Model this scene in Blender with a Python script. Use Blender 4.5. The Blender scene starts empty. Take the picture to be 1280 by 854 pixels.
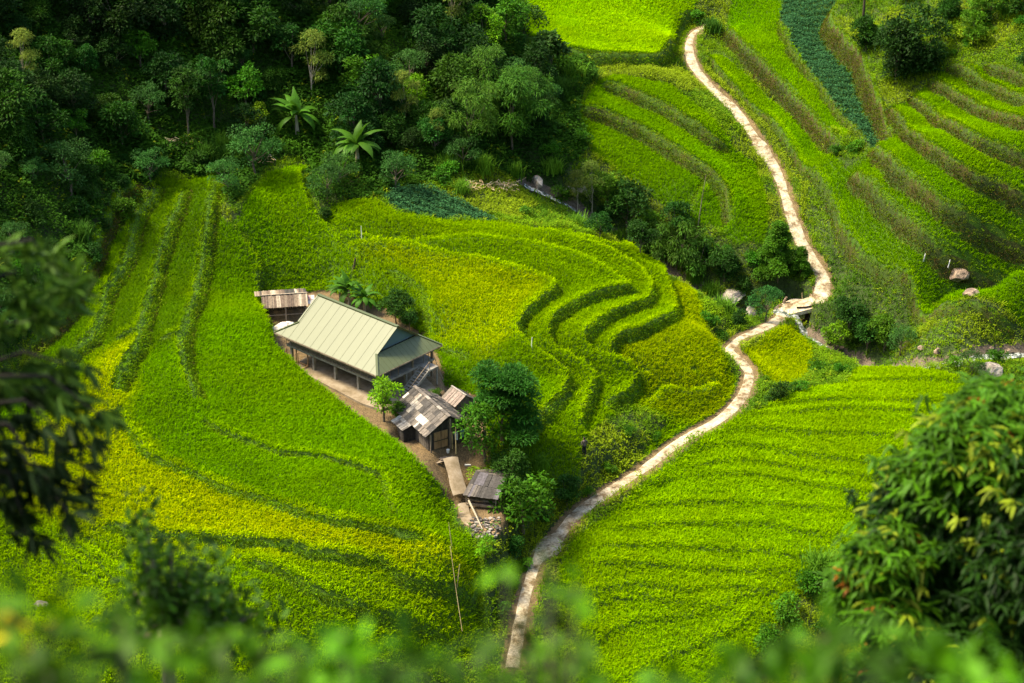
import bpy, math, random
import numpy as np
from mathutils import Vector, Matrix
R = math.radians
rng = np.random.default_rng(7)
random.seed(7)
SC = bpy.context.scene
COL = SC.collection

# ------------------------------------------------------------------ camera model
PITCH = R(26.0); FPX = 2489.0
CAM = np.array([0.0, 0.0, 185*math.sin(PITCH)])
CP, SP = math.cos(PITCH), math.sin(PITCH)
def ray(u, v):
    x = np.asarray(u, float)-640; y = 427-np.asarray(v, float)
    return np.stack([x, FPX*CP+y*SP, -FPX*SP+y*CP], -1)
def onz(u, v, z):
    r = ray(u, v); return CAM + r*((z-CAM[2])/r[..., 2])[..., None] if r.ndim > 1 else CAM + r*((z-CAM[2])/r[2])

# ------------------------------------------------------------------ terrain base: heights of survey points
CTRL = """0 0 24|150 0 22|300 0 20|450 0 18|560 0 16|0 150 18|0 300 11.5|50 400 7|100 350 7|150 280 7.5|205 215 8.5|290 262 7
340 205 7.5|385 200 7|150 150 13|300 120 12|450 150 9.5|600 80 11|600 180 6|100 430 5.5|230 420 4|160 540 2.6|250 500 2.6|330 400 2.3
100 500 4|300 560 1.3|300 470 2.4|340 450 1.6|50 800 -3|200 700 -1|300 600 .7|400 560 .5|450 560 .2|340 500 1.4|380 500 .9|420 530 .5|480 555 .2|520 575 -.4|560 610 -2.2
590 675 -5|560 700 -3|600 780 -8|550 650 -2.8|430 430 0|400 400 .2|470 470 0|350 390 .3|340 360 1|400 345 1.2|500 500 -.4|560 540 -1|430 300 4|500 300 4.4|600 300 4.5|700 310 3
560 380 2.7|640 360 3|700 400 1.6|760 400 .2|820 400 -1.5|880 420 -3.3|910 480 -5.5|640 450 1|700 480 -.9|760 470 -1.8|820 470 -3.3
830 500 -4.6|690 560 -2.6|640 540 -1.4|600 480 -.4|570 470 -.3|620 540 -1.4|610 600 -3.2|650 600 -4|700 610 -5.6|720 590 -5|560 430 .5|480 350 2.2|460 370 1.5|520 390 1.2|740 560 -3.8|800 540 -5.2|800 585 -6.5|860 545 -6.3|625 275 3.5
560 270 4.5|705 283 1.5|770 303 -.5|834 345 -3|660 230 1.5|740 262 -2|800 300 -5|860 335 -7|930 375 -9|1000 400 -9.6|1045 430 -9.8|1110 440 -9.5
1200 435 -9|1280 430 -8.5|930 490 -6.5|908 435 -6.6|960 405 -7|1020 372 -7|1035 350 -6.6|1000 300 -5|970 220 -2|935 150 .5|890 95 2.5|860 55 4
880 33 5|690 680 -7.4|655 760 -8.4|650 820 -9.2|750 625 -6.7|1150 455 -5.7|1010 490 -6|950 520 -6.2|900 600 -7|1000 600 -7|1150 600 -6
760 700 -7.5|900 700 -8.3|1000 720 -8.4|750 800 -10.6|900 800 -10.6|1050 800 -11.5|1200 700 -8|1250 500 -6|1280 800 -11|760 100 6|850 110 5|800 150 3.5
900 160 2.5|800 200 1|860 230 0|930 230 -1|900 290 -3.5|950 300 -3.8|740 180 2.5|650 20 9.5|750 60 7.8|840 60 6|760 0 9.5|870 0 7.5|920 10 7
950 60 5.5|1000 20 8|1050 100 6|1000 120 3.5|1080 170 4|1030 200 1|1100 220 3.5|1060 280 -1.5|1130 350 -3.2|1200 375 -3.2|1280 400 -3.2
1280 340 0|1200 280 2|1280 220 5.5|1180 150 7|1280 130 9.5|1130 60 10|1200 50 12|1280 0 16|1100 0 12|1050 30 9|1180 405 -6.5|1060 340 -5
1090 400 -8|0 600 2.5|100 560 2.6|0 480 5|100 650 .5|0 700 -1|0 800 -4|100 750 -2.5|200 650 0|300 700 -1.5|400 650 -.3|300 800 -4.5|420 760 -4
500 700 -2.5|500 780 -5.5|520 840 -8.5|590 800 -8.5|400 850 -8|200 850 -6|480 620 -.4|250 600 .8|650 130 7|700 200 3|620 220 4
0 -150 34|300 -150 30|640 -150 17|870 -150 10|1000 -150 12|1280 -150 24|-300 200 26|-300 500 12|-300 800 0|1580 100 20|1580 400 0|1580 800 -8"""
pts = []
for line in CTRL.split('\n'):
    for c in line.split('|'):
        u, v, z = map(float, c.split()); p = onz(u, v, z); pts.append((p[0], p[1], z))
for x in (-90, -45, 0, 45, 90):
    pts.append((x, 104, -15.5)); pts.append((x, 60, -17))
pts += [(-260, 420, 120), (0, 480, 80), (260, 420, 110), (-260, 150, 120), (260, 150, 70), (-150, 300, 85), (150, 300, 55), (-150, 180, 62),
        (0, 330, 38), (-260, 20, 60), (260, 20, 40)]
pts = np.array(pts)
# grid
def axis(a, b, step, lo, hi, grow=1.18):
    mid = list(np.arange(a, b+1e-6, step)); s = step; l = []; x = a
    while x > lo: s = min(s*grow, 14); x -= s; l.append(x)
    s = step; x = mid[-1]; r = []
    while x < hi: s = min(s*grow, 14); x += s; r.append(x)
    return np.array(l[::-1]+mid+r)
GX = axis(-72, 72, .3, -320, 320); GY = axis(108, 262, .3, -40, 520)
def tps_fit(P, lam=.4):
    s = 50.0; X = P[:, :2]/s; n = len(P)
    d = np.linalg.norm(X[:, None]-X[None], axis=2); K = np.where(d > 0, d*d*np.log(d+1e-12), 0)+lam*1e-3*np.eye(n)
    Q = np.hstack([np.ones((n, 1)), X]); A = np.block([[K, Q], [Q.T, np.zeros((3, 3))]])
    w = np.linalg.solve(A, np.concatenate([P[:, 2], np.zeros(3)]))
    def f(x, y):
        x = np.asarray(x, float)/s; y = np.asarray(y, float)/s; out = w[n]+w[n+1]*x+w[n+2]*y
        for i in range(n):
            d2 = (x-X[i, 0])**2+(y-X[i, 1])**2; out = out+w[i]*.5*d2*np.log(d2+1e-12)
        return out
    return f
tps = tps_fit(pts)
def near_hill(y): return 79.4-.62*y-.0032*y*y
def base_raw(x, y):
    z = tps(x, y); zn = near_hill(np.asarray(y, float)); k = 2.0
    return np.logaddexp(z/k, zn/k)*k
# coarse base for marching
cx = np.arange(-110, 111, 1.5); cy = np.arange(-30, 330, 1.5)
CXg, CYg = np.meshgrid(cx, cy); CZ = base_raw(CXg, CYg)
def bil(gx, gy, Z, x, y):
    x = np.asarray(x, float); y = np.asarray(y, float)
    i = np.clip(np.searchsorted(gx, x)-1, 0, len(gx)-2); j = np.clip(np.searchsorted(gy, y)-1, 0, len(gy)-2)
    a = np.clip((x-gx[i])/(gx[i+1]-gx[i]), 0, 1); b = np.clip((y-gy[j])/(gy[j+1]-gy[j]), 0, 1)
    return (Z[j, i]*(1-a)+Z[j, i+1]*a)*(1-b)+(Z[j+1, i]*(1-a)+Z[j+1, i+1]*a)*b
def base(x, y): return bil(cx, cy, CZ, x, y)
def march(u, v, hf, off=0.0):
    r = ray(u, v); r = r/np.linalg.norm(r, axis=-1, keepdims=True)
    r = np.atleast_2d(r); t = np.full(len(r), 95.0); done = np.zeros(len(r), bool)
    for k in range(900):
        p = CAM+r*t[:, None]; d = p[:, 2]-(hf(p[:, 0], p[:, 1])+off); done |= d < .02
        t = np.where(done, t, t+np.clip(d*.55, .03, 4))
        if done.all(): break
    p = CAM+r*t[:, None]; return p
def px(line, off=0.0, hf=None):
    a = np.array([[float(q) for q in s.split(',')] for s in line.split()])
    return march(a[:, 0], a[:, 1], hf or base, off)
def densify(P, step=.5, smooth=True):
    P = np.asarray(P, float)
    if smooth and len(P) > 2:
        out = []
        for i in range(len(P)-1):
            p0 = P[max(i-1, 0)]; p1 = P[i]; p2 = P[i+1]; p3 = P[min(i+2, len(P)-1)]
            n = max(2, int(np.linalg.norm(p2-p1)/step))
            for k in range(n):
                t = k/n; out.append(.5*((2*p1)+(-p0+p2)*t+(2*p0-5*p1+4*p2-p3)*t*t+(-p0+3*p1-3*p2+p3)*t**3))
        out.append(P[-1]); return np.array(out)
    return P
def inpoly(poly, x, y):
    c = np.zeros(np.shape(x), bool); n = len(poly)
    for i in range(n):
        x1, y1 = poly[i][:2]; x2, y2 = poly[(i+1) % n][:2]
        if y1 == y2: continue
        c ^= ((y1 > y) != (y2 > y)) & (x < (x2-x1)*(y-y1)/(y2-y1)+x1)
    return c
def pdist(line, x, y):
    """distance, signed side (+ = left of travel), arclength for points to a polyline"""
    best = np.full(np.shape(x), 1e9); sg = np.zeros(np.shape(x)); al = np.zeros(np.shape(x)); acc = 0
    zz = np.zeros(np.shape(x))
    for i in range(len(line)-1):
        a = line[i]; b = line[i+1]; dx, dy = b[0]-a[0], b[1]-a[1]; L = math.hypot(dx, dy)+1e-9
        t = np.clip(((x-a[0])*dx+(y-a[1])*dy)/L**2, 0, 1); qx = a[0]+t*dx; qy = a[1]+t*dy
        d = np.hypot(x-qx, y-qy); m = d < best; best = np.where(m, d, best)
        sg = np.where(m, np.sign(dx*(y-a[1])-dy*(x-a[0])), sg); al = np.where(m, acc+t*L, al)
        zz = np.where(m, a[2]+t*(b[2]-a[2]), zz) if len(a) > 2 else zz
        acc += L
    return best, sg, al, acc, zz
# value noise
def vnoise(x, y, s, seed=0):
    x = np.asarray(x)/s; y = np.asarray(y)/s; xi = np.floor(x).astype(int); yi = np.floor(y).astype(int)
    fx = x-xi; fy = y-yi; fx = fx*fx*(3-2*fx); fy = fy*fy*(3-2*fy)
    def h(a, b):
        n = (a*374761393+b*668265263+seed*974634777) & 0x7fffffff; n = ((n ^ (n >> 13))*1274126177) & 0x7fffffff
        return ((n ^ (n >> 16)) & 0xffff)/65535.0
    return (h(xi, yi)*(1-fx)+h(xi+1, yi)*fx)*(1-fy)+(h(xi, yi+1)*(1-fx)+h(xi+1, yi+1)*fx)*fy
def fbm(x, y, s, seed=0): return .55*vnoise(x, y, s, seed)+.3*vnoise(x, y, s*.47, seed+1)+.15*vnoise(x, y, s*.21, seed+2)

# ------------------------------------------------------------------ fields and terrace edges (surveyed outlines)
RO = .55   # outlines were surveyed along the top of the crop
RICE = {
 'lowleft': "205,218 240,222 262,215 278,225 275,262 300,290 328,331 322,358 335,395 343,423 358,438 380,459 424,493 462,524 492,543 530,570 553,598 568,650 590,670 602,700 600,740 610,790 600,815 540,838 490,825 400,835 300,860 150,870 0,870 -80,800 -60,500 60,430 110,345 150,280",
 'upper': "300,262 335,212 383,200 378,225 385,250 400,272 420,290 440,315 440,345 415,350 390,352 325,355 328,331 300,290 290,272",
 'knoll': "400,262 430,247 470,245 500,262 560,273 625,275 660,280 705,283 771,302 810,318 838,345 861,355 876,378 884,406 900,433 918,460 920,490 905,515 880,528 840,520 800,505 780,500 757,515 738,532 732,550 722,590 700,605 680,612 650,590 625,560 600,545 585,500 560,480 545,455 515,420 490,400 470,385 440,365 425,350 440,345 440,315",
 'lobe': "806,560 815,535 845,512 880,508 880,530 862,540 848,548 830,558",
 'mound': "1075,450 1110,447 1160,455 1210,472 1224,480 1290,520 1290,560 1190,600 1110,640 1040,700 1000,740 960,790 935,830 925,875 665,875 682,800 695,735 700,700 722,668 780,624 860,560 895,528 930,515 1000,486 1060,474",
 'small': "928,440 960,415 990,408 1015,430 1022,465 985,480 950,468",
 'top': "632,-20 645,25 655,48 692,60 733,71 790,74 830,72 848,45 865,15 878,-20",
 'mid': "746,97 775,92 840,103 895,150 918,183 945,200 962,260 955,306 915,302 890,275 850,272 800,227 740,187 723,138",
 't1': "884,65 900,60 935,85 976,125 1020,170 1055,205 1063,225 1075,250 1100,275 1149,320 1176,348 1224,366 1300,388 1300,412 1190,382 1139,358 1088,324 1054,280 1040,245 1010,211 986,177 962,146 918,109",
 't2': "908,25 918,-20 985,-20 972,27 1020,98 1062,153 1055,170 1030,155 976,100 935,62",
 't3': "1063,215 1091,183 1112,143 1139,118 1166,102 1186,82 1300,125 1300,378 1224,350 1176,335 1149,314 1100,272",
}
RICE['slope'] = "1055,208 1091,181 1112,141 1139,116 1163,96 1186,80 1240,84 1300,100 1300,412 1190,382 1139,358 1088,324 1054,280 1040,245"
RP = {k: px(v, RO) for k, v in RICE.items()}
VEG = [px("976,14 982,-25 1055,-25 1034,27 1050,54 1075,82 1090,126 1114,172 1097,180 1067,153 1020,98 986,48", .3),
       px("478,246 495,232 530,231 560,240 600,262 625,275 560,273 500,262", .3)]
# (outline, high side: +1 left of travel on the plan (image right is +x, image up is +y), drop, tread reach, bank width, soil amount and painted bank shade)
EDGES = [
 ("175,225 148,256 119,315 99,357 86,387 60,416 30,440", -1, 1.2, 3.0, .8, .95),
 ("200,228 191,243 171,275 158,321 132,364 130,384 119,413 93,439 60,466 35,480", -1, .9, 2.5, .8, .6),
 ("232,235 224,259 214,282 198,331 185,384 175,410 176,423 168,443 149,479 146,500", -1, .9, 2.5, .85, .6),
 ("153,497 152,520 170,545 183,567 231,584 268,605 306,615 340,625 380,638 430,650 475,656 510,666 545,672", 1, .35, 2.5, 0.28, .1),
 ("272,222 270,230 260,275 253,331 240,384 230,416 229,443 237,479 247,508", -1, .9, 2.5, .85, .6),
 ("251,514 262,527 300,545 345,560 400,568 440,578 472,591 482,612 494,643 499,651", 1, .35, 2.5, 0.25, .1),
 ("134,420 158,414 180,409", 1, .5, 2, 0.31, .5),
 ("190,423 212,418 236,414", 1, .5, 2, 0.31, .6),
 ("292,275 310,300 328,331 323,358 335,392", -1, .6, 2.5, 0.31, .1),
 ("378,205 378,225 385,250 400,270 420,290 438,315", -1, .6, 2.5, 0.37, .3),
 ("423,304 478,302 529,308 576,318 619,326 654,335 685,347 695,355 685,367 662,386 648,406 650,418 666,433 689,449 709,464 709,484 689,507 670,531 658,558", -1, .9, 2.6, 0.46, .1),
 ("416,281 498,294 595,294 650,300 712,314 752,331 775,347 793,358 752,365 712,380 691,398 687,418 697,433 724,445 744,464 744,484 728,511 728,543", -1, .9, 2.2, 0.46, .1),
 ("654,283 712,294 771,316 806,339 816,359 812,371 771,388 744,402 732,418 736,429 752,441 791,457 798,472 783,490 752,505", -1, .9, 2.0, 0.46, .1),
 ("705,285 771,304 810,320 834,343 845,375 841,392 810,406 775,418 765,429 769,443 791,453 820,460", -1, .9, 2.0, 0.46, .1),
 ("477,330 521,352 532,368 534,409 540,422 569,437 590,452", 1, .4, 2.0, 0.28, .2),
 ("826,412 830,425 833,433", -1, .5, 1.5, 0.31, .1),
 ("855,450 866,458 882,466", -1, .5, 1.5, 0.31, .1),
 ("800,502 830,480 870,483 905,470", -1, .6, 1.6, 0.34, .1),
 ("670,531 690,508 712,490 728,470", -1, .0, 1.6, 0.31, .5),
 ("120,652 170,659 238,666 272,673 340,675 390,690 430,693 480,700 506,722 558,734 585,743 602,763 608,794", 1, .55, 2.6, 0.28, .1),
 ("290,690 350,712 420,746 471,763 523,780 575,803", 1, .45, 2.5, 0.28, .1),
 ("60,660 80,676 115,703 146,734", -1, .5, 2.2, 0.25, .1),
 ("80,655 95,666 129,686 163,710", -1, .5, 2.2, 0.25, .1),
 ("475,660 505,664 534,672", 1, .2, 1.5, 0.25, .3),
 ("562,595 568,650 588,672 604,702 602,740 611,790 600,815 540,838 490,826 440,815", 1, 1.0, 2.5, 0.43, .4),
 ("1000,484 1067,474 1142,470 1224,480", 1, .3, 1.6, .05, 0),
 ("928,514 986,501 1088,497 1190,497", 1, .3, 1.8, .05, 0),
 ("894,525 952,514 1054,508 1156,511 1200,515", 1, .3, 1.5, .05, 0),
 ("870,541 935,533 1020,538 1122,541 1180,540", 1, .3, 2, .05, 0),
 ("850,562 918,552 1003,565 1100,575 1170,580", 1, .3, 2, .05, 0),
 ("840,590 884,577 950,575 1054,588 1105,598 1160,600", 1, .3, 2, .05, 0),
 ("800,605 850,594 918,589 1003,601 1105,615", 1, .3, 2, .05, 0),
 ("780,635 850,625 935,625 1037,632 1110,640", 1, .3, 2.4, .05, 0),
 ("750,662 850,652 952,654 1003,662 1064,669", 1, .3, 2.2, .05, 0),
 ("730,684 850,680 918,684 993,693 1040,700", 1, .3, 2, .05, 0),
 ("720,706 850,706 935,710 1010,717", 1, .3, 2, .05, 0),
 ("710,742 790,730 850,734 900,730 952,733 990,730", 1, .3, 2, .05, 0),
 ("705,775 750,749 799,744 850,750 901,754 935,741 976,735", 1, .3, 2, .05, 0),
 ("720,818 764,787 816,773 851,768 905,755", 1, .3, 2, .05, 0),
 ("770,850 792,839 833,815 860,808 920,780 960,750", 1, .3, 2, .05, 0),
 ("640,30 651,47 692,60 733,71 790,74 830,72 850,42 868,10", 1, 1.4, 3.5, 0.56, .6),
 ("746,103 752,106 779,115 822,133 858,154 895,179 915,184", 1, 1.35, 3.6, .58, .7),
 ("718,134 724,136 752,145 791,160 822,179 858,200 889,221 907,243 910,267 913,290", 1, 1.5, 3.8, .65, .75),
 
 ("886,212 867,245 850,268", 1, .5, 1.8, 0.30, .3),
 ("884,65 918,109 962,146 986,177 1010,211 1040,245 1054,280 1088,324 1139,358 1190,382 1280,409", 1, 1.1, 3.0, 0.37, .8),
 ("908,35 935,68 976,110 1020,158 1052,190", 1, 1.6, 3.0, 0.81, 1.0),
 ("975,20 986,50 1020,98 1067,153 1090,180", 1, .9, 2.5, 0.43, .7),
 ("1055,0 1036,27 1052,54 1076,82 1092,126 1116,172", 1, 1.8, 4.0, 0.9, 1.0),
 ("1063,214 1080,227 1103,251 1128,276 1154,299 1175,318 1206,329 1219,341 1251,354 1295,369", 1, 1.55, 4, .62, .9),
 ("1090,178 1093,184 1103,200 1120,219 1145,238 1177,261 1209,282 1240,299 1295,325", 1, 1.45, 4, .62, .9),
 ("1110,138 1112,142 1128,163 1156,184 1188,205 1219,226 1251,240 1295,259", 1, 1.55, 4, .65, .95),
 ("1136,116 1141,121 1160,138 1188,159 1219,176 1251,189 1295,210", 1, 1.45, 4, .62, .9),
 ("1160,94 1164,98 1177,111 1219,134 1251,148 1295,167", 1, 1.35, 4, .6, .9),
 ("1180,80 1185,83 1219,100 1251,115 1295,133", 1, 1.2, 3, .55, .8), ("1225,82 1240,87 1295,108", 1, 1.3, 3, .6, .9),
]
XX, YY = np.meshgrid(GX, GY)
ZZ = base_raw(XX, YY)
bundm = np.zeros(XX.shape); bankm = np.zeros(XX.shape); soilm = np.zeros(XX.shape); rimm = np.zeros(XX.shape)
EL = []
for ed, hi, drop, reach, bw, soil in EDGES:
    L = densify(px(ed, RO if bw < .5 else .15), .6); EL.append(L)
    x0, x1 = L[:, 0].min()-6.5, L[:, 0].max()+6.5; y0, y1 = L[:, 1].min()-6.5, L[:, 1].max()+6.5
    i0, i1 = np.searchsorted(GX, [x0, x1]); j0, j1 = np.searchsorted(GY, [y0, y1]); s = np.s_[j0:j1, i0:i1]
    wob = (vnoise(XX[s], YY[s], 2.1, 5)-.5)*.35
    d, sg, al, tot, _ = pdist(L, XX[s], YY[s]); sd = d*sg*hi+wob
    fade = np.clip(np.minimum(al, tot-al)/2.5, 0, 1); fade = fade*fade*(3-2*fade)
    h = bw*.5+.12; a = drop/2
    core = np.clip((sd+bw*.5)/h, -1, 1)     # the bank lies on the low side
    prof = np.where(np.abs(sd+bw*.5) < h, a*core, a*np.sign(sd+bw*.5)*np.clip(1-(np.abs(sd+bw*.5)-h)/reach, 0, 1))
    ZZ[s] += prof*fade
    bm = np.clip(1-np.maximum(np.abs(sd+bw*.5)-bw*.5-.05, 0)/.15, 0, 1)*(fade > .25)*(bw > .1)
    bankm[s] = np.maximum(bankm[s], bm)
    lowh = np.clip((-sd/bw-.42)/.2, 0, 1) if soil < .7 else np.clip((-sd/bw-.05)/.15, 0, 1)
    soilm[s] = np.maximum(soilm[s], bm*soil*lowh)
    if bw > .2 and soil >= .3:
        w_b = .3 if bw > .45 else .12
        bundm[s] = np.maximum(bundm[s], ((sd > -.12) & (sd < w_b) & (fade > .3)).astype(float))
        gap = (sd > -.1) & (sd < w_b+.14) & (fade > .3) & (bw > .45); bankm[s] = np.where(gap, 1, bankm[s])
        ZZ[s] += .12*np.exp(-((sd-.1)/.2)**2)*fade*(bw > .45)
    rimm[s] = np.maximum(rimm[s], np.clip(1-np.abs(sd-.35)/.45, 0, 1)*fade*(1 if bw > .1 else .5)*np.clip(vnoise(XX[s], YY[s], 2.7, 9)*1.6, .25, 1))
# path
PATHPX = "640,835 646,800 650,775 659,738 668,708 686,683 702,664 726,640 760,613 800,590 835,563 862,545 898,525 920,505 933,485 936,466 924,448 912,437 926,424 958,406 985,394 1008,381 1025,366 1029,350 1017,325 1000,300 985,255 970,215 953,185 938,163 915,135 890,110 868,82 861,58 867,43 886,31"
PL = px(PATHPX); PL = densify(PL, .6)
zs = PL[:, 2].copy()
for _ in range(30): zs[1:-1] = .5*zs[1:-1]+.25*(zs[:-2]+zs[2:])
PL[:, 2] = zs
bA = px("978,398")[0]; bB = px("1022,368")[0]
iA = np.argmin(np.hypot(PL[:, 0]-bA[0], PL[:, 1]-bA[1])); iB = np.argmin(np.hypot(PL[:, 0]-bB[0], PL[:, 1]-bB[1]))
PL[iA:iB, 2] = np.linspace(PL[iA, 2], PL[iB, 2], iB-iA)
ST = densify(px("655,228 700,246 745,270 800,305 850,335 900,368 950,392 1000,404 1040,425 1075,440 1130,444 1190,438 1290,428"), .8)
d, sg, al, tot, pz = pdist(ST, XX, YY)
wst = np.exp(-(d/2.0)**2)*np.clip(al/12, .15, 1)
ZZ -= 1.6*wst
streamd = d
# yard, hut terrace, ramp
H0 = 0.0
YARD = np.array([onz(*q, 0) for q in [(332, 385), (352, 371), (408, 366), (480, 392), (540, 434), (556, 490), (540, 508), (505, 528), (482, 541), (446, 519), (396, 483), (352, 441)]])
HUTY = np.array([onz(*q, -1) for q in [(478, 552), (505, 528), (540, 508), (556, 488), (600, 500), (604, 560), (590, 590), (560, 592), (530, 584)]])
RAMP = densify(np.array([onz(563, 572, -1.0), onz(568, 590, -1.7), onz(578, 625, -3.0), onz(586, 655, -3.9), onz(602, 668, -4.5), onz(618, 672, -5.2)]), .5)
def pdp(poly, x, y):
    q = np.vstack([poly, poly[:1]]); dd = pdist(q[:, :2], x, y)[0]; return np.where(inpoly(poly, x, y), -dd, dd)
dy = pdp(YARD, XX, YY); dh = pdp(HUTY, XX, YY)
LLm = inpoly(RP['lowleft'], XX, YY); tw = np.where(LLm, .5, 2.6)
w = np.clip(1-dy/tw, 0, 1); w = w*w*(3-2*w); ZZ = ZZ*(1-w)+H0*w
w = np.clip(1-dh/tw, 0, 1); w = w*w*(3-2*w)*np.clip(dy/.4, 0, 1); ZZ = ZZ*(1-w)-1.0*w
dr, _, al, _, pz = pdist(RAMP, XX, YY)
w = np.clip((1.7-dr)/.8, 0, 1)*(dh > 0); ZZ = ZZ*(1-w)+(pz-.05)*w
SHED = np.array([onz(*q, -3.6) for q in [(578, 640), (582, 610), (625, 612), (628, 650), (612, 668), (592, 664)]])
ds = pdp(SHED, XX, YY); w = np.clip(1-ds/3.2, 0, 1); ZZ = ZZ*(1-w)-3.7*w
d, sg, al, tot, pz = pdist(PL, XX, YY)
seg = np.concatenate([[0], np.cumsum(np.hypot(np.diff(PL[:, 0]), np.diff(PL[:, 1])))])
onb = (al > seg[iA]+.6) & (al < seg[iB]-.6)
w = np.clip((2.8-d)/1.7, 0, 1); w = w*w*(3-2*w); w = np.where(onb, 0, w)
ZZ = ZZ*(1-w)+(pz-.03)*w
# bridge gap
w = np.clip((4.2-d)/1.0, 0, 1)*np.clip(np.minimum(al-seg[iA]-.4, seg[iB]-.4-al)/.8, 0, 1); ZZ = ZZ*(1-w)+(np.minimum(ZZ, pz-2.4))*w
pathd = d
# roughness
rice = np.zeros(XX.shape, bool)
for k, P in RP.items(): rice |= inpoly(P, XX, YY)
veg = np.zeros(XX.shape, bool)
for P in VEG: veg |= inpoly(P, XX, YY)
clear = (dy < .3) | (dh < .3) | (dr < .9) | (ds < .5) | (pathd < .95) | onb & (d < 2)
fld = (rice | veg) & (bankm < .5) & ~clear
wild = ~fld & ~clear
ZZ += np.where(wild & (YY > 100), (fbm(XX, YY, 3.2, 11)-.5)*.7, (fbm(XX, YY, 6, 12)-.5)*.12)
ZZ = np.where(YY < 100, ZZ+(fbm(XX, YY, 5, 3)-.5)*.8*np.clip(YY/20, 0, 1), ZZ)
def H(x, y): return bil(GX, GY, ZZ, x, y)
def gm(M, x, y): return bil(GX, GY, M.astype(float), x, y)
def P3(u, v, off=0.0):
    p = march(u, v, H, off)[0]; return Vector((p[0], p[1], float(H(p[0], p[1]))))

# ------------------------------------------------------------------ materials
def new_mat(name):
    m = bpy.data.materials.new(name); m.use_nodes = True; nt = m.node_tree; nt.nodes.clear(); return m, nt
def N(nt, t, **k):
    n = nt.nodes.new(t)
    for a, b in k.items():
        if a.startswith('i_'): n.inputs[a[2:].replace('_', ' ')].default_value = b
        else: setattr(n, a, b)
    return n
def mix(nt, a, b, fac, mode='MIX'):
    n = nt.nodes.new('ShaderNodeMix'); n.data_type = 'RGBA'; n.blend_type = mode
    for i, s in ((0, fac), (6, a), (7, b)):
        if isinstance(s, (int, float)): n.inputs[i].default_value = s
        elif isinstance(s, tuple): n.inputs[i].default_value = (*s, 1) if len(s) == 3 else s
        else: nt.links.new(s, n.inputs[i])
    return n.outputs[2]
def ramp(nt, src, stops):
    n = nt.nodes.new('ShaderNodeValToRGB'); e = n.color_ramp.elements
    while len(e) < len(stops): e.new(.5)
    for q, (p, c) in zip(e, stops): q.position = p; q.color = (*c, 1) if len(c) == 3 else c
    nt.links.new(src, n.inputs[0]); return n.outputs[0]
def noise(nt, scale, detail=4, coord='Object', rough=.6, dist=0, vec=None):
    tc = nt.nodes.new('ShaderNodeTexCoord'); n = N(nt, 'ShaderNodeTexNoise'); n.inputs['Scale'].default_value = scale
    n.inputs['Detail'].default_value = detail; n.inputs['Roughness'].default_value = rough; n.inputs['Distortion'].default_value = dist
    if vec:
        mp = nt.nodes.new('ShaderNodeMapping'); mp.inputs['Scale'].default_value = vec; nt.links.new(tc.outputs[coord], mp.inputs[0]); nt.links.new(mp.outputs[0], n.inputs[0])
    else: nt.links.new(tc.outputs[coord], n.inputs[0])
    return n.outputs['Fac']
def leafmat(name, trans=.35, rough=.55, objvar=.25, hue=.03, spec=.25, color=None):
    m, nt = new_mat(name); at = N(nt, 'ShaderNodeAttribute', attribute_name='tint'); col = at.outputs['Color']
    if color: col = mix(nt, color, at.outputs['Color'], 1.0, 'MULTIPLY')
    oi = nt.nodes.new('ShaderNodeObjectInfo'); mr = N(nt, 'ShaderNodeMapRange'); nt.links.new(oi.outputs['Random'], mr.inputs[0])
    mr.inputs[3].default_value = 1-objvar; mr.inputs[4].default_value = 1+objvar
    hs = nt.nodes.new('ShaderNodeHueSaturation'); nt.links.new(col, hs.inputs['Color']); nt.links.new(mr.outputs[0], hs.inputs['Value'])
    ml = N(nt, 'ShaderNodeMath', operation='MULTIPLY'); ml.inputs[1].default_value = 7.31; nt.links.new(oi.outputs['Random'], ml.inputs[0])
    fr = N(nt, 'ShaderNodeMath', operation='FRACT'); nt.links.new(ml.outputs[0], fr.inputs[0])
    m2 = N(nt, 'ShaderNodeMapRange'); nt.links.new(fr.outputs[0], m2.inputs[0]); m2.inputs[3].default_value = .5-hue; m2.inputs[4].default_value = .5+hue
    nt.links.new(m2.outputs[0], hs.inputs['Hue'])
    b = N(nt, 'ShaderNodeBsdfPrincipled'); b.inputs['Roughness'].default_value = rough; b.inputs['Specular IOR Level'].default_value = spec
    nt.links.new(hs.outputs[0], b.inputs['Base Color'])
    t = nt.nodes.new('ShaderNodeBsdfTranslucent'); nt.links.new(hs.outputs[0], t.inputs[0])
    ms = nt.nodes.new('ShaderNodeMixShader'); ms.inputs[0].default_value = trans; nt.links.new(b.outputs[0], ms.inputs[1]); nt.links.new(t.outputs[0], ms.inputs[2])
    o = nt.nodes.new('ShaderNodeOutputMaterial'); nt.links.new(ms.outputs[0], o.inputs[0]); return m
def surf(name, build, rough=.85, bump=None, bstr=.3, bdist=.05, metal=0, spec=.3):
    m, nt = new_mat(name); b = N(nt, 'ShaderNodeBsdfPrincipled'); b.inputs['Roughness'].default_value = rough; b.inputs['Metallic'].default_value = metal
    b.inputs['Specular IOR Level'].default_value = spec
    c = build(nt)
    if isinstance(c, tuple): b.inputs['Base Color'].default_value = (*c, 1)
    else: nt.links.new(c, b.inputs['Base Color'])
    if bump:
        bp = nt.nodes.new('ShaderNodeBump'); bp.inputs['Strength'].default_value = bstr; bp.inputs['Distance'].default_value = bdist
        nt.links.new(bump(nt), bp.inputs['Height']); nt.links.new(bp.outputs[0], b.inputs['Normal'])
    o = nt.nodes.new('ShaderNodeOutputMaterial'); nt.links.new(b.outputs[0], o.inputs[0]); return m
MAT = {}
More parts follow.
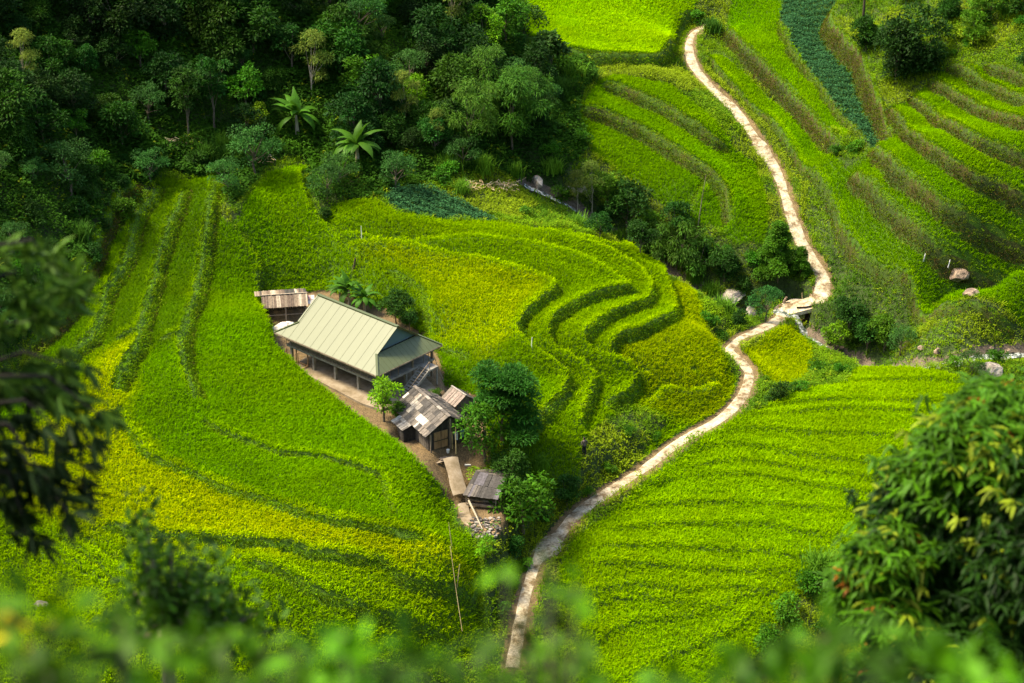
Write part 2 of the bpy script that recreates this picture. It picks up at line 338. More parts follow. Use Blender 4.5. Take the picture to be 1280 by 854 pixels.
def gbuild(nt):
    at = N(nt, 'ShaderNodeAttribute', attribute_name='tint'); n = noise(nt, 1.7, 6); n2 = noise(nt, 9, 3)
    c = mix(nt, at.outputs['Color'], ramp(nt, n, [(.3, (.6, .6, .6)), (.7, (1.25, 1.25, 1.25))]), 1.0, 'MULTIPLY')
    return mix(nt, c, ramp(nt, n2, [(.35, (.6, .6, .6)), (.65, (1.4, 1.4, 1.4))]), 1.0, 'MULTIPLY')
MAT['ground'] = surf('ground_soil', gbuild, .95, lambda nt: noise(nt, 6, 5), .7, .15)
MAT['rice'] = leafmat('rice_blades', .48, .9, 0, 0, 0)
MAT['weed'] = leafmat('weed_leaves', .35, .75, 0, 0, .08)
MAT['leaf'] = leafmat('tree_leaves', .3, .65, .22, .015, .12)
MAT['shine'] = leafmat('glossy_leaves', .35, .5, .05, .005, .12)
MAT['bark'] = surf('bark', lambda nt: ramp(nt, noise(nt, 6, 5, vec=(3, 3, .6)), [(.3, (.05, .035, .022)), (.7, (.2, .16, .11))]), .9, lambda nt: noise(nt, 12, 4, vec=(3, 3, .5)), .6, .03)
MAT['palebark'] = surf('pale_bark', lambda nt: ramp(nt, noise(nt, 6, 5, vec=(3, 3, .6)), [(.3, (.2, .16, .1)), (.7, (.45, .4, .3))]), .9)
MAT['path'] = surf('path_concrete', lambda nt: mix(nt, ramp(nt, noise(nt, .9, 7, rough=.7), [(.38, (.17, .115, .055)), (.5, (.42, .35, .23)), (.66, (.58, .51, .39))]),
    ramp(nt, noise(nt, 5, 5), [(.35, (.55, .55, .55)), (.55, (1, 1, 1))]), 1.0, 'MULTIPLY'), .9, lambda nt: noise(nt, 8, 5), .5, .04)
MAT['slab'] = surf('yard_concrete', lambda nt: ramp(nt, noise(nt, 1.1, 7, rough=.7), [(.3, (.12, .09, .045)), (.5, (.22, .17, .11)), (.7, (.31, .26, .19))]), .9, lambda nt: noise(nt, 8, 5), .4, .03)
MAT['rock'] = surf('rock', lambda nt: ramp(nt, noise(nt, 1.6, 7, rough=.7), [(.3, (.05, .04, .035)), (.5, (.19, .135, .095)), (.64, (.42, .31, .21))]), .85, lambda nt: noise(nt, 3, 8), .9, .15)
MAT['palerock'] = surf('pale_rock', lambda nt: ramp(nt, noise(nt, 1.6, 7, rough=.7), [(.35, (.13, .11, .09)), (.6, (.42, .37, .31))]), .85, lambda nt: noise(nt, 3, 8), .9, .15)
MAT['water'] = surf('stream_water', lambda nt: ramp(nt, noise(nt, 3, 6), [(.45, (.05, .07, .05)), (.6, (.5, .52, .5))]), .2)
MAT['foam'] = surf('foam', lambda nt: (.32, .34, .35), .4)
def roofb(nt):
    n = noise(nt, .8, 6, vec=(1.5, .35, .35))
    return mix(nt, (.070, .089, .036), (.094, .113, .049), n)
MAT['roof'] = surf('painted_metal_roof', roofb, .45, lambda nt: noise(nt, 1.5, 2), .05, .02, 0, .4)
MAT['seam'] = surf('roof_seam', lambda nt: (.066, .078, .036), .6)
MAT['gable'] = surf('gable_sheet', lambda nt: (.10, .16, .17), .6)
MAT['conc'] = surf('concrete', lambda nt: ramp(nt, noise(nt, 2, 5), [(.3, (.17, .155, .13)), (.7, (.32, .3, .25))]), .9)
def wood(a, b, s=4): return lambda nt: ramp(nt, noise(nt, s, 5, vec=(1, 1, .25)), [(.3, a), (.7, b)])
MAT['wood'] = surf('weathered_wood', wood((.10, .07, .05), (.3, .24, .17)), .9, lambda nt: noise(nt, 9, 4), .3, .02)
MAT['darkwood'] = surf('dark_wood', wood((.03, .022, .016), (.1, .075, .05)), .9)
MAT['blackbark'] = surf('shaded_bark', lambda nt: (.012, .009, .006), .9)  # bark darkened in the colour itself, for boughs standing in shade
MAT['doorwood'] = surf('door_wood', wood((.2, .11, .05), (.38, .24, .12)), .85)
MAT['greywood'] = surf('grey_shingle', lambda nt: mix(nt, N(nt, 'ShaderNodeAttribute', attribute_name='tint').outputs['Color'], ramp(nt, noise(nt, 5, 5), [(.3, (.6, .6, .6)), (.7, (1.25, 1.25, 1.25))]), 1.0, 'MULTIPLY'), .9, lambda nt: noise(nt, 10, 4), .4, .02)
MAT['bamboo'] = surf('bamboo', lambda nt: ramp(nt, noise(nt, 3, 3), [(.3, (.3, .22, .1)), (.7, (.52, .42, .22))]), .7)
MAT['tarp'] = surf('plastic_tarp', lambda nt: ramp(nt, noise(nt, 1.4, 3, dist=1), [(.42, (.75, .72, .66)), (.5, (.42, .3, .2)), (.56, (.7, .68, .65)), (.64, (.12, .33, .34))]), .5, lambda nt: noise(nt, 2.5, 4), .8, .2)
MAT['cloth_w'] = surf('pale_cloth', lambda nt: (.55, .6, .72), .8); MAT['cloth_b'] = surf('teal_cloth', lambda nt: (.12, .25, .3), .8)
MAT['skin'] = surf('skin', lambda nt: (.35, .2, .13), .6); MAT['shirt'] = surf('grey_brown_shirt', lambda nt: ramp(nt, noise(nt, 6, 2), [(.3, (.09, .065, .06)), (.7, (.16, .13, .13))]), .9)
MAT['trouser'] = surf('dark_trousers', lambda nt: (.012, .014, .018), .9); MAT['hair'] = surf('black_hair', lambda nt: (.01, .008, .007), .6)
MAT['white'] = surf('white_paint', lambda nt: (.8, .78, .7), .6)
MAT['rust'] = surf('old_sheet_roof', lambda nt: mix(nt, N(nt, 'ShaderNodeAttribute', attribute_name='tint').outputs['Color'], ramp(nt, noise(nt, 3, 6), [(.35, (.55, .5, .5)), (.6, (1.2, 1.2, 1.2))]), 1.0, 'MULTIPLY'), .7)

# ------------------------------------------------------------------ object helpers
def link(name, me, parent=None, mat=None, loc=None):
    o = bpy.data.objects.new(name, me); COL.objects.link(o)
    if parent: o.parent = parent
    if mat is not None and me is not None and not me.materials: me.materials.append(mat)
    if loc is not None: o.location = loc
    return o
def mesh_np(name, V, F, tint=None, k=4):
    """F: (n,k) int array; tint (n,3) per face"""
    me = bpy.data.meshes.new(name); V = np.asarray(V, np.float32); F = np.asarray(F, np.int32); n = len(F)
    me.vertices.add(len(V)); me.vertices.foreach_set('co', V.ravel()); me.loops.add(n*k); me.loops.foreach_set('vertex_index', F.ravel())
    me.polygons.add(n); me.polygons.foreach_set('loop_start', np.arange(n, dtype=np.int32)*k)
    me.update(calc_edges=True)
    if tint is not None:
        a = me.attributes.new('tint', 'FLOAT_COLOR', 'FACE'); c = np.ones((n, 4), np.float32); c[:, :3] = tint; a.data.foreach_set('color', c.ravel())
    return me
def thing(name, label, cat, loc=(0, 0, 0), rz=0, group=None, sc=1):
    o = bpy.data.objects.new(name, None); COL.objects.link(o); o.location = loc; o.rotation_euler = (0, 0, rz); o.scale = (sc, sc, sc); o.empty_display_size = .3
    return tag(o, label, cat, group)
def tag(o, label=None, cat=None, group=None, kind=None):
    if label: o['label'] = label
    if cat: o['category'] = cat
    if group: o['group'] = group
    if kind: o['kind'] = kind
    return o
class MB:
    def __init__(s): s.v = []; s.f = []; s.c = []
    def quad(s, pts, c=None):
        b = len(s.v); s.v += [tuple(p) for p in pts]; s.f.append(tuple(range(b, b+len(pts)))); s.c.append(c or (1, 1, 1)); return s
    def prism(s, poly, vec, c=None):
        n = len(poly); b = len(s.v); s.v += [tuple(p) for p in poly]+[tuple(Vector(p)+Vector(vec)) for p in poly]
        s.f.append(tuple(range(b, b+n))[::-1]); s.f.append(tuple(range(b+n, b+2*n)))
        for i in range(n): j = (i+1) % n; s.f.append((b+i, b+j, b+n+j, b+n+i))
        s.c += [c or (1, 1, 1)]*(n+2); return s
    def box(s, x0, y0, z0, x1, y1, z1, c=None):
        return s.prism([(x0, y0, z0), (x1, y0, z0), (x1, y1, z0), (x0, y1, z0)], (0, 0, z1-z0), c)
    def beam(s, a, b, w, h=None, c=None, up=(0, 0, 1)):
        a = Vector(a); b = Vector(b); d = (b-a).normalized(); u = Vector(up)
        if abs(d.dot(u)) > .95: u = Vector((1, 0, 0))
        x = d.cross(u).normalized()*w/2; y = x.cross(d).normalized()*(h or w)/2
        return s.prism([a-x-y, a+x-y, a+x+y, a-x+y], b-a, c)
    def tube(s, P, rad, n=6, c=None):
        P = [Vector(p) for p in P]; b = len(s.v)
        for i, p in enumerate(P):
            d = (P[min(i+1, len(P)-1)]-P[max(i-1, 0)]).normalized(); u = Vector((0, 0, 1)) if abs(d.z) < .9 else Vector((1, 0, 0))
            x = d.cross(u).normalized(); y = x.cross(d); r = rad[i] if hasattr(rad, '__len__') else rad
            for k in range(n): a = 2*math.pi*k/n; s.v.append(tuple(p+x*math.cos(a)*r+y*math.sin(a)*r))
        for i in range(len(P)-1):
            for k in range(n): k2 = (k+1) % n; s.f.append((b+i*n+k, b+i*n+k2, b+(i+1)*n+k2, b+(i+1)*n+k)); s.c.append(c or (1, 1, 1))
        s.f.append(tuple(b+k for k in range(n))[::-1]); s.f.append(tuple(b+(len(P)-1)*n+k for k in range(n))); s.c += [c or (1, 1, 1)]*2; return s
    def mesh(s, name):
        me = bpy.data.meshes.new(name); me.from_pydata(s.v, [], s.f); me.update()
        a = me.attributes.new('tint', 'FLOAT_COLOR', 'FACE'); a.data.foreach_set('color', np.array([(*c, 1) for c in s.c], np.float32).ravel()); return me
    def build(s, name, mat, parent=None): return link(name, s.mesh(name), parent, MAT[mat] if isinstance(mat, str) else mat)

# ------------------------------------------------------------------ terrain mesh
ny, nx = XX.shape
V = np.stack([XX.ravel(), YY.ravel(), ZZ.ravel()], 1)
idx = np.arange(nx*ny).reshape(ny, nx)
F = np.stack([idx[:-1, :-1].ravel(), idx[:-1, 1:].ravel(), idx[1:, 1:].ravel(), idx[1:, :-1].ravel()], 1)
# ground colour by what grows or lies there; soil-heavy banks painted darker for shade
gc = np.zeros((ny, nx, 3)); gc[:] = (.03, .05, .012)
gc[wild & (YY > 0)] = (.035, .06, .012)
gc[fld] = (.05, .11, .006)
sl = soilm[..., None]*np.clip(fbm(XX, YY, 1.5, 40)*2.4-1.0, 0, 1)[..., None]
gb = np.clip(bankm, 0, 1)[..., None]
gc = gc*(1-gb)+(np.array([.042, .10, .003])*(1-np.clip(soilm*2-1, 0, 1)[..., None])+np.array([.03, .045, .006])*np.clip(soilm*2-1, 0, 1)[..., None])*gb; gc = gc*(1-sl)+np.array([.052, .042, .006])*sl
yardc = ((dy < .45) | (dh < .45) | (dr < .8) | (ds < .3))
gc[yardc] = (.14, .095, .045)
gc[(pathd < 1.1)] = (.16, .11, .05)
gc[(streamd < .9) & ~(pathd < .9)] = (.13, .1, .07)
fc = gc[:-1, :-1].reshape(-1, 3)
me = mesh_np('ground', V, F, fc); me.polygons.foreach_set('use_smooth', np.ones(len(F), bool))
g = link('ground', me, None, MAT['ground']); tag(g, kind='structure')

# path ribbon
def ribbon(name, L, half, mat, lift=.03, thick=.12, seed=0, ground=False):
    V = []; F = []; n = len(L); m = 7
    for i in range(n):
        t = L[min(i+1, n-1)][:2]-L[max(i-1, 0)][:2]; t = t/(np.linalg.norm(t)+1e-9); nn = np.array([-t[1], t[0]])
        hw = half(i) if callable(half) else half
        jl = hw*(1+.22*(vnoise(i*.6, 3+seed, 1.3)-.5)); jr = hw*(1+.3*(vnoise(i*.6, 33+seed, 1.3)-.5))
        for k in range(m):
            q = -jl+(jl+jr)*k/(m-1); p = L[i][:2]+nn*q
            z = L[i][2]+lift-(.1*(abs(k-3)/3)**3)
            if ground: z = max(float(H(p[0], p[1]))+.02, z-.3)
            V.append((p[0], p[1], z))
    for i in range(n-1):
        for k in range(m-1): F.append((i*m+k, i*m+k+1, (i+1)*m+k+1, (i+1)*m+k))
    return link(name, mesh_np(name, V, F), None, MAT[mat])
PLd = PL
pathhw = np.interp(np.arange(len(PLd)), [0, len(PLd)*.5, iA-4, iA, iB, iB+10, len(PLd)], [.68, .72, .75, 1.2, 1.25, .85, .65])*(.68+.34*vnoise(np.arange(len(PLd))*1., 7., 5, 2))
for q, hwv in ((px("686,683")[0], 1.25), (px("953,183")[0], 1.15)):
    i0 = np.argmin(np.hypot(PLd[:, 0]-q[0], PLd[:, 1]-q[1])); pathhw = np.maximum(pathhw, hwv*np.exp(-((np.arange(len(PLd))-i0)/4.)**2))
tag(ribbon('path', PLd, lambda i: pathhw[i], 'path', .05), kind='structure')
tag(ribbon('yard_ramp', RAMP[:int(len(RAMP)*.42)], .62, 'slab', .06, seed=5), kind='structure')
tag(ribbon('lower_path', RAMP[int(len(RAMP)*.42):int(len(RAMP)*.85)], .45, 'slab', .03, seed=8, ground=True), kind='structure')
sw = ST.copy(); sw[:, 2] = H(sw[:, 0], sw[:, 1])
tag(ribbon('stream', sw, .7, 'water', .12, seed=9), kind='structure')
# yard slab: concrete terrace under the house
SL = [onz(*q, .22) for q in [(366, 459), (452, 504), (476, 512), (520, 498), (552, 492), (528, 468), (430, 405)]]
MB().prism([(p[0], p[1], -.05) for p in SL], (0, 0, .27)).build('yard_slab', 'slab'); tag(bpy.data.objects['yard_slab'], kind='structure')

# ------------------------------------------------------------------ rice and undergrowth (uncountable: stuff)
def blades(P, h, c0, c1, nb=6, w=.06, lean=.5, spread=.08):
    """n tufts -> mesh arrays (quads + quad tips)"""
    n = len(P); m = n*nb; P = np.repeat(P, nb, 0); h = np.repeat(h, nb)*rng.uniform(.75, 1.1, m)
    c0 = np.repeat(c0, nb, 0); c1 = np.repeat(c1, nb, 0)
    a = rng.uniform(0, 2*np.pi, m); ln = lean*rng.uniform(.25, 1.1, m); ww = w*rng.uniform(.7, 1.3, m)
    d = np.stack([np.cos(a), np.sin(a), np.zeros(m)], 1); s = np.stack([-np.sin(a), np.cos(a), np.zeros(m)], 1)
    b = P+d*(rng.uniform(0, spread, m))[:, None]; up = np.array([0, 0, 1.])
    mid = b+up*(h*.62)[:, None]+d*(h*ln*.35)[:, None]; tip = b+up*(h*(1-.25*ln))[:, None]+d*(h*ln*.95)[:, None]
    V = np.stack([b-s*(ww*.35)[:, None], b+s*(ww*.35)[:, None], mid+s*(ww*.5)[:, None], mid-s*(ww*.5)[:, None], tip+s*(ww*.2)[:, None], tip-s*(ww*.2)[:, None]], 1).reshape(-1, 3)
    i = np.arange(m)*6; F = np.stack([np.stack([i, i+1, i+2, i+3], 1), np.stack([i+3, i+2, i+4, i+5], 1)], 1).reshape(-1, 4)
    v = rng.uniform(.8, 1.2, m)[:, None]; C = np.stack([c0*v, c1*v], 1).reshape(-1, 3)
    return V, F, C
def leaves(P, ax, nr, ln, wd, col, fold=.15):
    """single leaf faces: P base, ax axis, nr normal"""
    ax = ax/np.linalg.norm(ax, axis=1, keepdims=True); s = np.cross(ax, nr); s /= (np.linalg.norm(s, axis=1, keepdims=True)+1e-9)
    nn = np.cross(s, ax); ln = ln[:, None]; wd = wd[:, None]
    V = np.stack([P, P+ax*ln*.45+s*wd*.5+nn*ln*fold, P+ax*ln, P+ax*ln*.45-s*wd*.5+nn*ln*fold], 1).reshape(-1, 3)
    i = np.arange(len(P))*4; return V, np.stack([i, i+1, i+2, i+3], 1), col
def merge(L):
    off = 0; Vs = []; Fs = []; Cs = []
    for V, F, C in L: Vs.append(V); Fs.append(F+off); Cs.append(C); off += len(V)
    return np.vstack(Vs), np.vstack(Fs), np.vstack(Cs)
def unit(n):
    v = rng.normal(size=(n, 3)); return v/np.linalg.norm(v, axis=1, keepdims=True)
def inview(x, y, z, mg=60):
    dx, dy_, dz = x-CAM[0], y-CAM[1], z-CAM[2]; dep = dy_*CP-dz*SP; vv = dy_*SP+dz*CP
    u = 640+FPX*dx/dep; v = 427-FPX*vv/dep; return (u > -mg) & (u < 1280+mg) & (v > -mg*1.3) & (v < 854+mg)

GRN = np.array([.14, .335, .002]); YEL = np.array([.41, .50, .002]); LIM = np.array([.25, .47, .001]); OLV = np.array([.27, .37, .003]); DGR = np.array([.08, .19, .004])
def poly(s, off=RO): return px(s, off)
TINTS = [  # polygon, tip colour, softness (m)
 (RP['lowleft'], GRN, .1), (RP['upper'], GRN*.95+LIM*.1, .1), (RP['knoll'], LIM*.8, .1), (RP['lobe'], LIM*.85, .1), (RP['mound'], LIM*.95, .1), (RP['small'], OLV, .1),
 (RP['top'], LIM*1.25, .1), (RP['mid'], GRN*1.05, .1), (RP['t1'], GRN*1.1, .1), (RP['t2'], GRN*1.25, .1), (RP['t3'], GRN*1.02, .1), (RP['slope'], GRN*.98, .1),
 (poly("205,218 278,225 262,358 238,433 130,430 60,470 0,500 60,430 110,345 150,280"), DGR*1.1, 1.5),
 (poly("125,430 175,422 152,490 155,520 200,570 262,602 340,625 430,650 545,672 600,720 565,728 430,700 340,690 238,690 150,680 60,660 0,620 0,540 90,500"), YEL, 1.1),
 (poly("300,860 0,860 0,640 110,655 200,690 300,720 420,750 560,800 600,815 480,830"), LIM*.85+YEL*.2, 2.0),
 (poly("420,694 500,726 558,734 602,765 608,795 560,800 420,745 300,690 300,680"), LIM*.75+YEL*.3, 1.5),
 (poly("423,306 478,304 529,310 576,320 619,328 654,337 690,352 662,386 648,406 650,420 600,455 569,437 540,422 534,400 532,368 513,347 470,325"), YEL*.8+LIM*.2, 1.0),
 (poly("350,250 420,290 440,330 400,345 350,320"), LIM*1.0, 3.0),
 (poly("834,347 861,355 876,378 900,433 920,470 905,515 830,515 800,500 800,470 770,440 775,418 845,395"), OLV, .8),
 (poly("440,370 520,420 545,455 600,480 600,455 569,437 540,422 534,400 532,368 500,345"), DGR*1.2, 2.0),
 (poly("550,450 640,450 700,500 650,600 560,560"), GRN*.85, 3.0),
]
def rice_color(x, y):
    c = np.zeros((len(x), 3)); c[:] = GRN
    wx = x+(fbm(x, y, 3, 60)-.5)*2.0; wy = y+(fbm(x, y, 3, 70)-.5)*2.0
    for P, col, soft in TINTS:
        if soft <= .1: m = inpoly(P, x, y).astype(float)
        else:
            dd = pdist(np.vstack([P, P[:1]])[:, :2], wx, wy)[0]; m = np.where(inpoly(P, wx, wy), .5+.5*np.clip(dd/soft, 0, 1), .5-.5*np.clip(dd/soft, 0, 1))
        c = c*(1-m[:, None])+col*m[:, None]
    return c
def scatter(step, x0=-74, x1=74, y0=108, y1=275, mg=60):
    gx, gy = np.meshgrid(np.arange(x0, x1, step), np.arange(y0, y1, step)); x = gx.ravel()+rng.uniform(-.5, .5, gx.size)*step; y = gy.ravel()+rng.uniform(-.5, .5, gx.size)*step
    z = H(x, y); m = inview(x, y, z, mg); return x[m], y[m], z[m]
x, y, z = scatter(.21)
fm = gm(fld, x, y); m = fm > .55; x, y, z = x[m], y[m], z[m]
vm = gm(veg, x, y) > .5; vx, vy, vz = x[vm], y[vm], z[vm]; x, y, z = x[~vm], y[~vm], z[~vm]
c1 = rice_color(x, y); c1 = c1+(YEL*c1.sum(1, keepdims=True)/YEL.sum()-c1)*(.25*np.clip(fbm(x, y, 7, 55)*2-.6, 0, 1))[:, None]; patch = (.78+.42*fbm(x, y, 3.5, 21))[:, None]*rng.uniform(.82, 1.18, (len(x), 1))
rim = np.clip(gm(rimm, x, y), 0, 1)[:, None]
c1 = c1*patch; c1 = c1*(1-.85*rim)+(c1*.5+LIM*.55+YEL*.4)*.85*rim  # rice on terrace rims painted brighter, in place of sunlight on the crest
yel = np.clip((c1[:, :1]/(c1[:, 1:2]+1e-6)-.35)/.6, 0, 1); spark = (rng.random((len(x), 1)) < .35*yel)
c1 = np.where(spark, c1*[1.25, 1.12, 1], c1); c0 = c1*.45+GRN*.4
rimv = np.clip(gm(rimm, x, y), 0, 1)
hh = (.34+.10*fbm(x, y, 3, 31)+.07*rng.normal(size=len(x)))*np.where(fm[m][~vm] > .9, 1, .8)
V, F, C = blades(np.stack([x, y, z+.10+.12*rimv], 1), hh, c0, c1, 7, .05, .95, .12)
tag(link('rice', mesh_np('rice', V, F, C), None, MAT['rice']), 'yellow-green rice growing on the terraces', None, None, 'stuff')
print('rice tufts', len(x))
# blue-green vegetable rows
n = len(vx)*7; Pv = np.repeat(np.stack([vx, vy, vz], 1), 7, 0); Pv[:, :2] += rng.normal(size=(n, 2))*.1; row = .5+.5*np.sin((Pv[:, 0]*.45+Pv[:, 1]*.9)*6.3/1.15+1.2*vnoise(Pv[:, 0], Pv[:, 1], 3, 4)); Pv[:, 2] += .03+.75*rng.random(n)*row*(.4+vnoise(Pv[:, 0], Pv[:, 1], .9, 3))
ax = unit(n); ax[:, 2] = np.abs(ax[:, 2])*.4; nr = unit(n)*.5+[0, 0, 1]
cv = np.array([.035, .125, .042])*rng.uniform(.45, 1.6, (n, 1))
V, F, C = leaves(Pv, ax, nr, rng.uniform(.16, .3, n), rng.uniform(.1, .18, n), cv)
tag(link('vegetable_rows', mesh_np('vegetable_rows', V, F, C), None, MAT['weed']), 'blue-green leafy vegetable crop growing on two plots', None, None, 'stuff')

# wild growth on banks and slopes
x, y, z = scatter(.3)
xo, yo, zo = scatter(.55, -115, 115, 104, 300, 480); mo = ~inview(xo, yo, zo, 60) | (np.abs(xo) > 74) | (yo > 275); x = np.concatenate([x, xo[mo]]); y = np.concatenate([y, yo[mo]]); z = np.concatenate([z, zo[mo]])
wm = gm(wild, x, y) > .5; sd_ = gm(streamd, x, y); x, y, z = x[wm], y[wm], z[wm]; sd_ = sd_[wm]
FOR = px("-60,-80 625,-80 640,40 655,70 740,78 745,95 720,130 735,185 700,240 640,225 600,215 560,228 500,230 478,246 440,250 400,262 378,225 385,200 340,200 290,262 272,230 205,212 150,280 75,400 -60,460")
dfo = pdp(FOR, x, y); forest = dfo < 0
soil = gm(soilm, x, y); keep = (rng.random(len(x)) > np.clip(soil*.35, 0, .8)) & ~((sd_ < .7)) & ~((sd_ < 1.6) & (rng.random(len(x)) < .4)) & (gm(pathd, x, y) > .55)
x, y, z, forest, soil = x[keep], y[keep], z[keep], forest[keep], soil[keep]
bank = gm(bankm, x, y) > .4
tone = fbm(x, y, 7, 80); mound_ = np.clip(fbm(x, y, 2.6, 90)*2.2-.7, 0, 1)*np.where(bank, .15, 1)
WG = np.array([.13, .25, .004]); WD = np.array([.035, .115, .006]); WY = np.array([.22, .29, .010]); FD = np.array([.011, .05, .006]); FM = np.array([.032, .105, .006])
cw = np.where(forest[:, None], FD+(FM-FD)*tone[:, None]*1.6, WD+(WG-WD)*np.clip(tone*2-.3, 0, 1)[:, None])  # forest growth coloured darker, in place of the dim light on that slope
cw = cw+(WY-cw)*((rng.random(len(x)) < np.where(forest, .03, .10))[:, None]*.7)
bs_ = np.clip((soil-.5)/.5, 0, .62)[:, None]; cw = np.where(bank[:, None], cw*.3*(1-.75*bs_)+np.array([.14, .20, .002])*.8*(1-bs_)+np.array([.075, .115, .002])*.9*bs_, cw)  # olive of the soil banks, darkened further in place of riser shade
bund = gm(bundm, x, y) > .45
cw = np.where(bund[:, None], (np.array([.12, .25, .004])*(x < 10)[:, None]+np.array([.15, .22, .005])*(x >= 10)[:, None])*rng.uniform(.8, 1.2, (len(x), 1)), cw)
up_ = (~forest & ~bank)[:, None] & (vnoise(x, y, 5, 101) > .62)[:, None]; cw = np.where(up_, cw*.4+WY*.6, cw)
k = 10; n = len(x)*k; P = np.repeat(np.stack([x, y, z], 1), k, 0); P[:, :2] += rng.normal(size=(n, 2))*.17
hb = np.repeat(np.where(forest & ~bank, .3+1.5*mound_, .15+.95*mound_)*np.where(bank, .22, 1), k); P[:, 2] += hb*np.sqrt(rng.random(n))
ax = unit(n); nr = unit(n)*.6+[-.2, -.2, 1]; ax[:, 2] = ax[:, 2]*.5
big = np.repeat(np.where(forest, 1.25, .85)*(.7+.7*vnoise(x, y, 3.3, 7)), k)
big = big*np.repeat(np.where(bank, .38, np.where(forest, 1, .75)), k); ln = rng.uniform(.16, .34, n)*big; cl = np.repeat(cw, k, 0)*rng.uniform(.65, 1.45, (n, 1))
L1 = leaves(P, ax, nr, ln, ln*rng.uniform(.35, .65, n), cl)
gs = (rng.random(len(x)) < np.where(bank, 1.0, np.where(forest, .18, .45))); 
L2 = blades(np.stack([x, y, z], 1)[gs], (np.where(bank, .14, .3)+np.where(bank, .12, .35)*rng.random(len(x))+.4*mound_*(~bank))[gs], cw[gs], cw[gs]*1.35, 5, .06, .9, .15)
bx_, by_, bz_ = scatter(.13); bm_ = (gm(bankm, bx_, by_) > .35) & (gm(bundm, bx_, by_) < .5); bx_, by_, bz_ = bx_[bm_], by_[bm_], bz_[bm_]; bs2 = np.clip((gm(soilm, bx_, by_)-.4)/.5, 0, 1)[:, None]
e_ = .15; gx_n = (H(bx_-e_, by_)-H(bx_+e_, by_)); gy_n = (H(bx_, by_-e_)-H(bx_, by_+e_)); nrm = np.stack([gx_n, gy_n, np.full(len(bx_), 2*e_)], 1); nrm /= np.linalg.norm(nrm, axis=1, keepdims=True)
k = 4; n = len(bx_)*k; pt = vnoise(bx_, by_, 1.1, 61)[:, None]; cb = (np.array([.13, .26, .003])*(1-bs2)+np.array([.07, .105, .003])*bs2)*(.55+.9*pt)  # bank leaves: olive where soil shows, with riser shade painted in
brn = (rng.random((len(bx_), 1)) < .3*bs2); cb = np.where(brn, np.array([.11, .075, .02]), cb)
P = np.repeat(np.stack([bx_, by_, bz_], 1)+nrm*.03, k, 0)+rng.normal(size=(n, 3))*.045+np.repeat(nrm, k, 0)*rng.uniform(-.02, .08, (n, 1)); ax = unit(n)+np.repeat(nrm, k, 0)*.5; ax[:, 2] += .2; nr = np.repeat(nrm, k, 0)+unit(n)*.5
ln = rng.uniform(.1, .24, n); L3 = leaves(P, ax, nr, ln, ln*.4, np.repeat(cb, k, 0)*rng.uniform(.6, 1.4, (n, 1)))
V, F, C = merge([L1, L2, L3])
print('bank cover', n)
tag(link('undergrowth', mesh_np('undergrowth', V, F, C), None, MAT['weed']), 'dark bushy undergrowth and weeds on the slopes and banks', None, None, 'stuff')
print('undergrowth faces', len(F))
# rough ground cover on the near hillside below the camera
x = rng.uniform(-45, 45, 9000); y = rng.uniform(-6, 105, 9000); m = (np.abs(x) < 12+y*.4); x, y = x[m], y[m]; z = H(x, y); n = len(x)*5
P = np.repeat(np.stack([x, y, z], 1), 5, 0)+rng.normal(size=(n, 3))*[.3, .3, .08]; ax = unit(n); nr = unit(n)*.6+[0, 0, 1]; l = rng.uniform(.15, .35, n)
V, F, C = merge([leaves(P, ax, nr, l, l*.5, WG*rng.uniform(.5, 1.2, (n, 1))), blades(np.stack([x, y, z], 1), rng.uniform(.3, .7, len(x)), np.tile(WG*.7, (len(x), 1)), np.tile(WG*1.2, (len(x), 1)), 5, .04, .8, .15)])
tag(link('hillside_grass', mesh_np('hillside_grass', V, F, C), None, MAT['weed']), 'rough grass on the near hillside below the viewpoint', None, None, 'stuff')


# ================================================================== buildings
def frame_thing(name, label, cat, origin, ang):
    return thing(name, label, cat, origin, ang)
# ---- stilt house: local x runs along the ridge, y to the back
HA = math.radians(-41.56)
hs = frame_thing('stilt_house', 'long stilt house with pale green sheet metal roof standing on posts over a concrete yard', 'house', (-21.447, 161.798, .22), HA)
LA, WB, EZ, RZ = 13.13, 8.17, 2.9, 5.72
def sheet(name, quad, mat, parent, th=.05, seams=0, a=None, b=None):
    q = [Vector(p) for p in quad]; n = (q[1]-q[0]).cross(q[-1]-q[0]).normalized()*th
    m = MB(); m.prism([p-n for p in q], n); return m.build(name, mat, parent)
xg0, xg1, yi, zh = 1.75, 11.55, 1.5, EZ+1.5*(RZ-EZ)/(WB/2)
roof = MB()
T = .05
def slab(m, q, th=T):
    q = [Vector(p) for p in q]; n = (q[1]-q[0]).cross(q[2]-q[0]).normalized()*th; m.prism([p-n for p in q], n)
for s in (0, 1):
    y0, y1, yr = (0, yi, WB/2) if s == 0 else (WB, WB-yi, WB/2)
    q = [(0, y0, EZ), (LA, y0, EZ), (xg1, y1, zh), (xg1+.12, yr, RZ), (xg0-.12, yr, RZ), (xg0, y1, zh)]
    slab(roof, q if s == 0 else q[::-1])
slab(roof, [(LA, 0, EZ), (LA, WB, EZ), (xg1, WB-yi, zh), (xg1, yi, zh)]); slab(roof, [(0, WB, EZ), (0, 0, EZ), (xg0, yi, zh), (xg0, WB-yi, zh)])
rf = roof.build('roof', 'roof', hs)
m = MB(); k = (RZ-EZ)/(WB/2)
for i in range(1, 14):
    x = i*LA/14
    y1 = WB/2 if xg0 < x < xg1 else (x*yi/xg0 if x <= xg0 else (LA-x)*yi/(LA-xg1))
    w_ = .022
    m.prism([(x-w_/2, 0, EZ+.012), (x+w_/2, 0, EZ+.012), (x+w_/2, y1, EZ+k*y1+.012), (x-w_/2, y1, EZ+k*y1+.012)], (0, 0, .004))
ks = (zh-EZ)/(LA-xg1)
